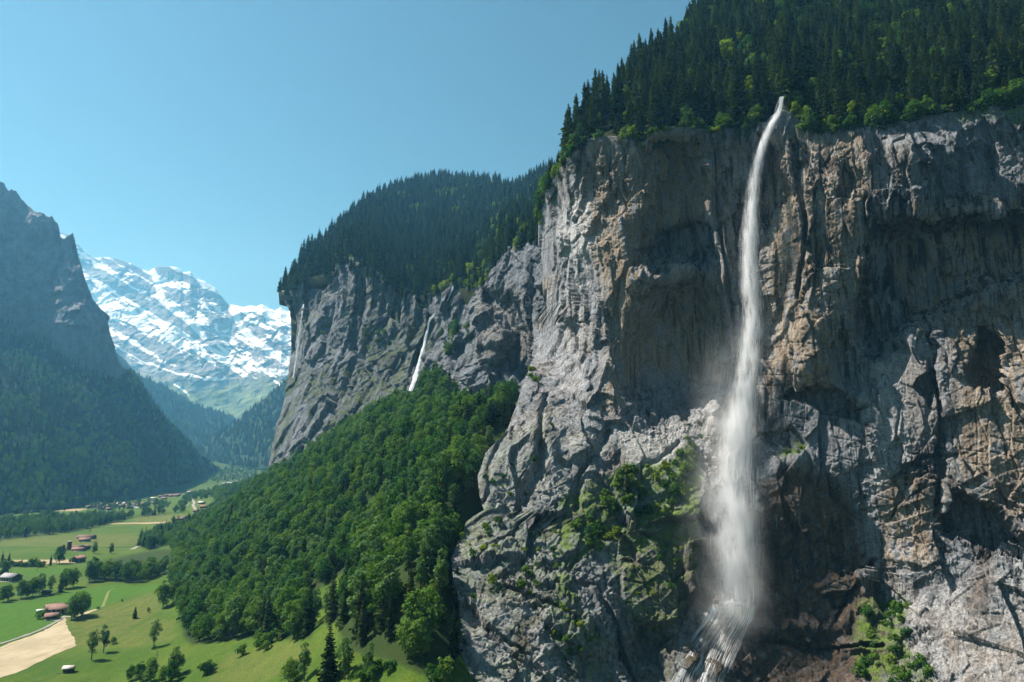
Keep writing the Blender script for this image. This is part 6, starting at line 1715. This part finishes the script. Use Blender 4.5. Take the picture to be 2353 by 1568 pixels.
def house(xy, rz, L, W, H, rise, wall, roof, label, cat='house', name='house', group=None, detail=2, base=True, scale=1.0):
    """gabled house; ridge along local x"""
    p = hit(*xy)
    r = empty(name, (p[0], p[1], p[2] - 0.15), rz); r.scale = (scale,) * 3
    tag(r, label, cat, group)
    h0 = 0.9 if base else 0.0
    m = MB()
    a, b = L / 2, W / 2
    v = [(-a, -b, h0), (a, -b, h0), (a, b, h0), (-a, b, h0), (-a, -b, H), (a, -b, H), (a, b, H), (-a, b, H), (-a, 0, H + rise), (a, 0, H + rise)]
    f4 = [(0, 1, 5, 4), (2, 3, 7, 6), (1, 2, 6, 5), (3, 0, 4, 7), (0, 3, 2, 1)]; f3 = [(5, 6, 9), (7, 4, 8)]
    me = mesh_np('wall', np.array(v, float), [np.array(f4), np.array(f3)]); put('wall', me, wall, r)
    if base:
        m = MB(); m.box(-a - 0.06, a + 0.06, -b - 0.06, b + 0.06, -1.8, h0); put('stone_base', m.mesh('stone_base', M_STONE), None, r)
    ov = 0.9; k = rise / b; tk = 0.28
    m = MB()
    for s in (-1, 1):
        e = b + ov
        q = [(-a - ov, 0, H + rise + 0.05), (a + ov, 0, H + rise + 0.05), (a + ov, s * e, H + rise + 0.05 - k * e), (-a - ov, s * e, H + rise + 0.05 - k * e)]
        q2 = [(x, y, z + tk) for x, y, z in q]
        F = [(0, 1, 2, 3), (7, 6, 5, 4), (0, 4, 5, 1), (1, 5, 6, 2), (2, 6, 7, 3), (3, 7, 4, 0)]
        m.raw(np.array(q + q2, float), np.array(F))
    ro = put('roof', m.mesh('roof', roof), None, r)
    if detail >= 1:
        m = MB(); m.box(a * 0.35, a * 0.35 + 0.8, b * 0.25, b * 0.25 + 0.8, H + rise * 0.5, H + rise + 1.1); put('chimney', m.mesh('chimney', M_STONE), None, ro)
    if detail >= 2:
        for s in (-1, 1):
            n = max(2, int(L / 3.2))
            for i in range(n):
                x = -a + L * (i + 0.5) / n
                for zf in ((0.52,) if H < 4.5 else (0.34, 0.72)):
                    z = h0 + (H - h0) * zf
                    m = MB(); m.box(x - 0.5, x + 0.5, s * b - 0.05, s * b + 0.05, z - 0.5, z + 0.55); w_ = put('window', m.mesh('window', M_WINDOW), None, r)
                    m = MB()
                    for x0, x1, z0, z1 in ((x - 0.64, x - 0.5, z - 0.62, z + 0.68), (x + 0.5, x + 0.64, z - 0.62, z + 0.68), (x - 0.5, x + 0.5, z + 0.55, z + 0.68), (x - 0.5, x + 0.5, z - 0.62, z - 0.5)):
                        m.box(x0, x1, s * b - 0.09, s * b + 0.09, z0, z1)
                    put('frame', m.mesh('frame', M_WHITE), None, w_)
        m = MB(); m.box(-a - 0.06, -a + 0.04, -0.6, 0.6, h0, h0 + 2.1); put('door', m.mesh('door', M_WOOD_MID), None, r)
        m = MB(); m.box(a - 0.04, a + 0.07, -b * 0.8, b * 0.8, H * 0.55, H * 0.55 + 0.15); m.box(a + 0.07, a + 0.9, -b * 0.8, b * 0.8, H * 0.55, H * 0.55 + 0.12); m.box(a + 0.82, a + 0.9, -b * 0.8, b * 0.8, H * 0.55 + 0.12, H * 0.55 + 0.95)
        put('balcony', m.mesh('balcony', M_WOOD_MID), None, r)
    return r

def van(xy, rz, label, group, L=6.0):
    p = hit(*xy); r = empty('camper_van', tuple(p), rz); tag(r, label, 'camper van', group)
    m = MB(); m.box(-L / 2, L / 2 - 1.4, -1.1, 1.1, 0.5, 3.0)
    v = np.array([(L / 2 - 1.4, -1.05, 0.5), (L / 2, -1.05, 0.5), (L / 2, 1.05, 0.5), (L / 2 - 1.4, 1.05, 0.5), (L / 2 - 1.4, -1.0, 2.6), (L / 2 - 0.7, -1.0, 1.6), (L / 2 - 0.7, 1.0, 1.6), (L / 2 - 1.4, 1.0, 2.6), (L / 2, -1.05, 1.4), (L / 2, 1.05, 1.4)], float)
    m.raw(v, np.array([(0, 3, 2, 1), (8, 5, 6, 9), (4, 7, 6, 5), (1, 2, 9, 8), (0, 1, 8, 5), (0, 5, 5, 4)][:5])); put('body', m.mesh('body', M_WHITE), None, r)
    m = MB(); m.box(-L / 4, L / 8, -1.13, -1.09, 1.7, 2.3); put('window', m.mesh('window', M_WINDOW), None, r)
    for x in (-L / 3, L / 3):
        for y in (-1.0, 1.0):
            m = MB(); m.tube([(x, y - 0.12, 0.35), (x, y + 0.12, 0.35)], [0.35, 0.35], 10); put('wheel', m.mesh('wheel', M_RUBBER), None, r)

def build_houses():
    # the farm beside the track
    house(C5(800, 668), R(8), 15, 11, 5.2, 2.8, M_WOOD_DARK, M_ROOF_RED, 'wide red roofed farmhouse with dark timber walls behind the tree clump', scale=0.95)
    house(C5(700, 640), R(38), 12, 9, 4.2, 2.4, M_WOOD_DARK, M_ROOF_RED, 'lower red roofed wing standing behind the farmhouse', 'barn', 'barn', scale=0.95)
    house(C5(670, 742), R(25), 7.5, 5.5, 3.0, 1.7, M_WOOD_DARK, M_ROOF_RED, 'small open red roofed shed in front of the farmhouse', 'shed', 'shed', detail=0, scale=1.05)
    p = hit(*C5(525, 655)); r = empty('farm_trailer', tuple(p), 0.3); tag(r, 'white covered trailer on the grass beside the farmhouse', 'trailer')
    m = MB(); m.box(-2.8, 2.8, -1.2, 1.2, 0.8, 2.6); put('body', m.mesh('body', M_WHITE), None, r)
    m = MB(); m.tube([(2.8, 0, 0.8), (4.4, 0, 0.6)], [0.1, 0.08], 6); put('drawbar', m.mesh('drawbar', M_DEAD), None, r)
    for y in (-1.25, 1.25):
        m = MB(); m.tube([(0, y - 0.15, 0.45), (0, y + 0.15, 0.45)], [0.45, 0.45], 12); put('wheel', m.mesh('wheel', M_RUBBER), None, r)
    p = hit(*C5(600, 655)); r = empty('hay_wagon', tuple(p), 0.2); tag(r, 'flat pale wagon between the white trailer and the farmhouse', 'wagon')
    m = MB(); m.box(-3.6, 3.6, -1.3, 1.3, 0.9, 1.15); m.box(-3.6, -3.45, -1.3, 1.3, 1.15, 2.2); put('deck', m.mesh('deck', M_ROOF_PALE), None, r)
    for x in (-2.2, 2.2):
        for y in (-1.2, 1.2):
            m = MB(); m.tube([(x, y - 0.12, 0.45), (x, y + 0.12, 0.45)], [0.42, 0.42], 10); put('wheel', m.mesh('wheel', M_RUBBER), None, r)
    # hut on the near meadow, on posts
    p = hit(*C5(897, 1432)); r = empty('hut', tuple(p), R(12)); tag(r, 'small hay hut with a pale roof alone on the near meadow', 'hut')
    m = MB(); m.box(-2.6, 2.6, -1.9, 1.9, 0.45, 2.5); put('wall', m.mesh('wall', M_WOOD_DARK), None, r)
    m = MB()
    for s in (-1, 1):
        q = [(-3.3, 0, 3.75), (3.3, 0, 3.75), (3.3, s * 2.7, 2.45), (-3.3, s * 2.7, 2.45)]; q2 = [(a, b, c + 0.2) for a, b, c in q]
        m.raw(np.array(q + q2, float), np.array([(0, 1, 2, 3), (7, 6, 5, 4), (0, 4, 5, 1), (1, 5, 6, 2), (2, 6, 7, 3), (3, 7, 4, 0)]))
    put('roof', m.mesh('roof', M_ROOF_PALE), None, r)
    m = MB()
    me = mesh_np('gable', np.array([(-2.6, -1.9, 2.5), (-2.6, 1.9, 2.5), (-2.6, 0, 3.7), (2.6, -1.9, 2.5), (2.6, 1.9, 2.5), (2.6, 0, 3.7)], float), [np.array([(0, 2, 1), (3, 4, 5)])]); put('gable', me, M_WOOD_DARK, r)
    for x in (-2.3, 2.3):
        for y in (-1.6, 1.6):
            m = MB(); m.box(x - 0.15, x + 0.15, y - 0.15, y + 0.15, -0.6, 0.45); put('post', m.mesh('post', M_WOOD_MID), None, r)
    m = MB(); m.tube([(-3.2, -2.6, 0.25), (-5.6, -4.4, 0.2)], [0.22, 0.18], 6); o = put('log', m.mesh('log', M_DEAD)); o.location = tuple(p); tag(o, 'pale log lying beside the small hay hut', 'log')
    house(C5(605, 425), R(0), 6, 5, 2.8, 1.6, M_WOOD_DARK, M_ROOF_BROWN, 'small brown shed at the end of the shaded tree row', 'shed', 'shed', detail=0)
    house(C4b(135, 1330), R(-15), 17, 11, 5.0, 3.0, M_WOOD_DARK, M_ROOF_GREY, 'grey roofed house half hidden by trees at the picture border', detail=2)
    house(C4b(985, 1095), R(75), 12, 9, 5.2, 2.8, M_WOOD_DARK, M_ROOF_RED, 'red roofed house at the end of the stubble strip beside the grove', detail=2)
    # silo farm in the long meadow
    house(C4b(965, 935), R(2), 24, 8, 3.6, 2.2, M_WOOD_DARK, M_ROOF_BROWN, 'long brown barn of the silo farm in the long meadow', 'barn', 'barn', detail=1)
    house(C4b(985, 952), R(0), 16, 7, 3.0, 2.0, M_WOOD_MID, M_ROOF_RED, 'lower reddish barn in front of the long brown barn', 'barn', 'barn', detail=1)
    house(C4b(1062, 935), R(90), 10, 10, 4.6, 2.2, M_WOOD_DARK, M_ROOF_BROWN, 'square dark end building of the silo farm', 'barn', 'barn', detail=0)
    p = hit(*C4b(865, 940)); r = empty('silo', tuple(p)); tag(r, 'dark round silo at the end of the long brown barn', 'silo')
    m = MB(); m.tube([(0, 0, -0.5), (0, 0, 11.5)], [2.6, 2.6], 20); put('tank', m.mesh('tank', M_WOOD_DARK, True), None, r)
    m = MB(); m.tube([(0, 0, 11.5), (0, 0, 12.3), (0, 0, 13.0)], [2.75, 1.6, 0.1], 20); put('cap', m.mesh('cap', M_ROOF_GREY, True), None, r)
    m = MB(); m.box(-3.4, -2.6, -0.3, 0.3, 0, 11.0); put('ladder_cage', m.mesh('ladder_cage', M_DEAD), None, r)
    house(C4b(1085, 800), R(5), 24, 11, 3.2, 3.2, M_WOOD_DARK, M_ROOF_BROWN, 'wide dark barn with a low spreading roof in the field', 'barn', 'barn', detail=0)
    house(C4b(1062, 835), R(20), 14, 8, 3.6, 2.4, M_WOOD_DARK, M_ROOF_RED, 'smaller red roofed barn in front of the wide dark barn', 'barn', 'barn', detail=0)
    house(C4b(375, 560), R(-10), 22, 9, 4, 2.2, M_PLASTER, M_ROOF_PALE, 'white roofed building among the river wood trees', detail=0)
    # small barns of the middle valley
    for (x, y), L, rf, lab in [((1158, 533), 16, M_ROOF_BROWN, 'brown barn beside the dark round tree in the middle valley'), ((1180, 522), 8, M_ROOF_BROWN, 'tiny hut behind the brown barn in the middle valley'), ((1230, 524), 11, M_ROOF_GREY, 'grey roofed hut between the brown barn and the road'),
                               ((1300, 492), 14, M_ROOF_RED, 'red roofed house where the pale road leaves the wood'), ((1352, 496), 11, M_ROOF_RED, 'red roofed hut against the wood beyond the road'), ((1290, 427), 12, M_ROOF_PALE, 'pale roofed barn on the green field by the winding road'),
                               ((1303, 453), 14, M_ROOF_RED, 'red roofed barn on the bright green field'), ((1258, 481), 12, M_ROOF_BROWN, 'brown barn inside the bend of the winding road'), ((1045, 474), 7, M_ROOF_BROWN, 'tiny barn under the trees at the river wood tip'),
                               ((980, 396), 12, M_ROOF_PALE, 'lone pale barn on the sloping field above the village'), ((575, 427), 15, M_ROOF_BROWN, 'first barn on the meadow before the village')]:
        house(C2(x, y), R(RNG.uniform(-25, 25)), L, L * 0.7, 4.2, 2.4, M_WOOD_DARK if RNG.random() < 0.7 else M_WOOD_MID, rf, lab, 'barn' if 'barn' in lab else 'house', 'barn' if 'barn' in lab else 'house', detail=0)
    # the village
    vil = [(570, 455), (600, 450), (630, 438), (648, 434), (662, 446), (690, 450), (640, 458), (665, 462), (695, 464), (722, 440), (735, 430), (760, 434), (730, 452), (770, 447), (795, 440), (815, 446), (835, 436), (800, 430), (860, 438), (880, 430), (905, 434), (930, 428), (885, 444), (950, 424), (990, 430), (820, 456), (1000, 412)]
    for k, (x, y) in enumerate(vil):
        rf = [M_ROOF_BROWN, M_ROOF_GREY, M_ROOF_RED, M_ROOF_BROWN, M_ROOF_BROWN, M_ROOF_GREY][k % 6] if RNG.random() < 0.75 else M_ROOF_BROWN
        house(C2(x + RNG.normal() * 3, y + RNG.normal()), R(RNG.uniform(-40, 40)), RNG.uniform(10, 15), RNG.uniform(8, 11), RNG.uniform(4.0, 5.0), RNG.uniform(2.2, 3.0), [M_WOOD_DARK, M_WOOD_MID, M_PLASTER, M_WOOD_DARK][k % 4], rf,
              'timber house in the village cluster in the middle of the valley', 'house', 'house', 'houses of the valley village', detail=0)
    for k, (x, y) in enumerate([(1030, 384), (1050, 397), (1065, 378), (1078, 376), (1092, 380), (1110, 376), (1125, 379), (1140, 374)]):
        house(C2(x, y), R(RNG.uniform(-30, 30)), RNG.uniform(10, 15), 9, 4.5, 2.6, [M_WOOD_DARK, M_WOOD_MID][k % 2], [M_ROOF_BROWN, M_ROOF_RED][k % 2], 'house in the small hamlet at the foot of the mountain wood', 'house', 'house', 'houses of the small hamlet', detail=0)
    for k, (x, y) in enumerate([(1212, 357), (1230, 353), (1330, 345), (1345, 341), (1362, 342), (1380, 338), (1430, 302), (1445, 300), (1462, 296), (1480, 298), (1500, 291), (1520, 288), (1452, 230)]):
        house(C2(x, y), R(RNG.uniform(-30, 30)), RNG.uniform(10, 15), 9, 4.5, 2.6, [M_WOOD_DARK, M_PLASTER, M_WOOD_MID][k % 3], [M_ROOF_GREY, M_ROOF_BROWN, M_ROOF_PALE][k % 3], 'house of the scattered hamlets far up the valley', 'house', 'house', 'houses far up the valley', detail=0)
    for k in range(11):
        van(C2(848 + k * 7 + RNG.normal() * 2, 451 + RNG.normal() * 2.5), RNG.uniform(-0.5, 0.5), 'white camper van parked on the village field', 'camper vans on the village field')
    # poles in the meadow
    for (x, y), lab in [(C4b(325, 820), 'thin pole near the river wood at the picture border'), (C4b(620, 762), 'thin pole below the shadowed trees of the river wood'), (C4b(132, 1232), 'thin pole above the grey roofed house'), (C4b(463, 1212), 'thin pole in the bright meadow behind the tree row')]:
        p = hit(x, y); r = empty('utility_pole', tuple(p)); tag(r, lab, 'pole', 'utility poles in the meadows')
        m = MB(); m.tube([(0, 0, -0.5), (0, 0, 11)], [0.2, 0.13], 6); put('mast', m.mesh('mast', M_WOOD_DARK, True), None, r)
        m = MB(); m.box(-0.8, 0.8, -0.07, 0.07, 10.1, 10.25); put('crossarm', m.mesh('crossarm', M_WOOD_DARK), None, r)
build_ground()
build_near_cliff()
build_far_cliff()
build_shoulder()
build_far_hill()
build_left_mountain()
build_snow_range()
SPUR_L = build_spur('spur', [(255, 800), (285, 840), (320, 862), (360, 880), (400, 900), (440, 925), (470, 938), (500, 943), (530, 956), (560, 985)], [(255, 1080), (560, 1075)],
           [(255, 4700), (560, 5300)], [(255, 3900), (560, 4300)], 'blue forested ridge behind the shaded mountain', 701)
SPUR_R = build_spur('far_spur', [(430, 1040), (455, 1022), (480, 1008), (520, 986), (560, 955), (600, 922), (640, 890), (662, 868), (720, 820), (780, 780)], [(430, 1078), (560, 1078), (620, 1075), (780, 1075)],
           [(430, 4300), (780, 3900)], [(430, 4000), (780, 2900)], 'blue forested slope at the valley bend beside the far wall', 711)
near_spruces()
rim_shrubs()
rim_trees()
lip_plants()
corner_trees()
far_hill_forest()
mountain_forest()
slope_forest()
valley_woods()
meadow_trees()
cliff_plants()
build_main_fall()
build_far_falls()
fields_and_roads()
build_houses()
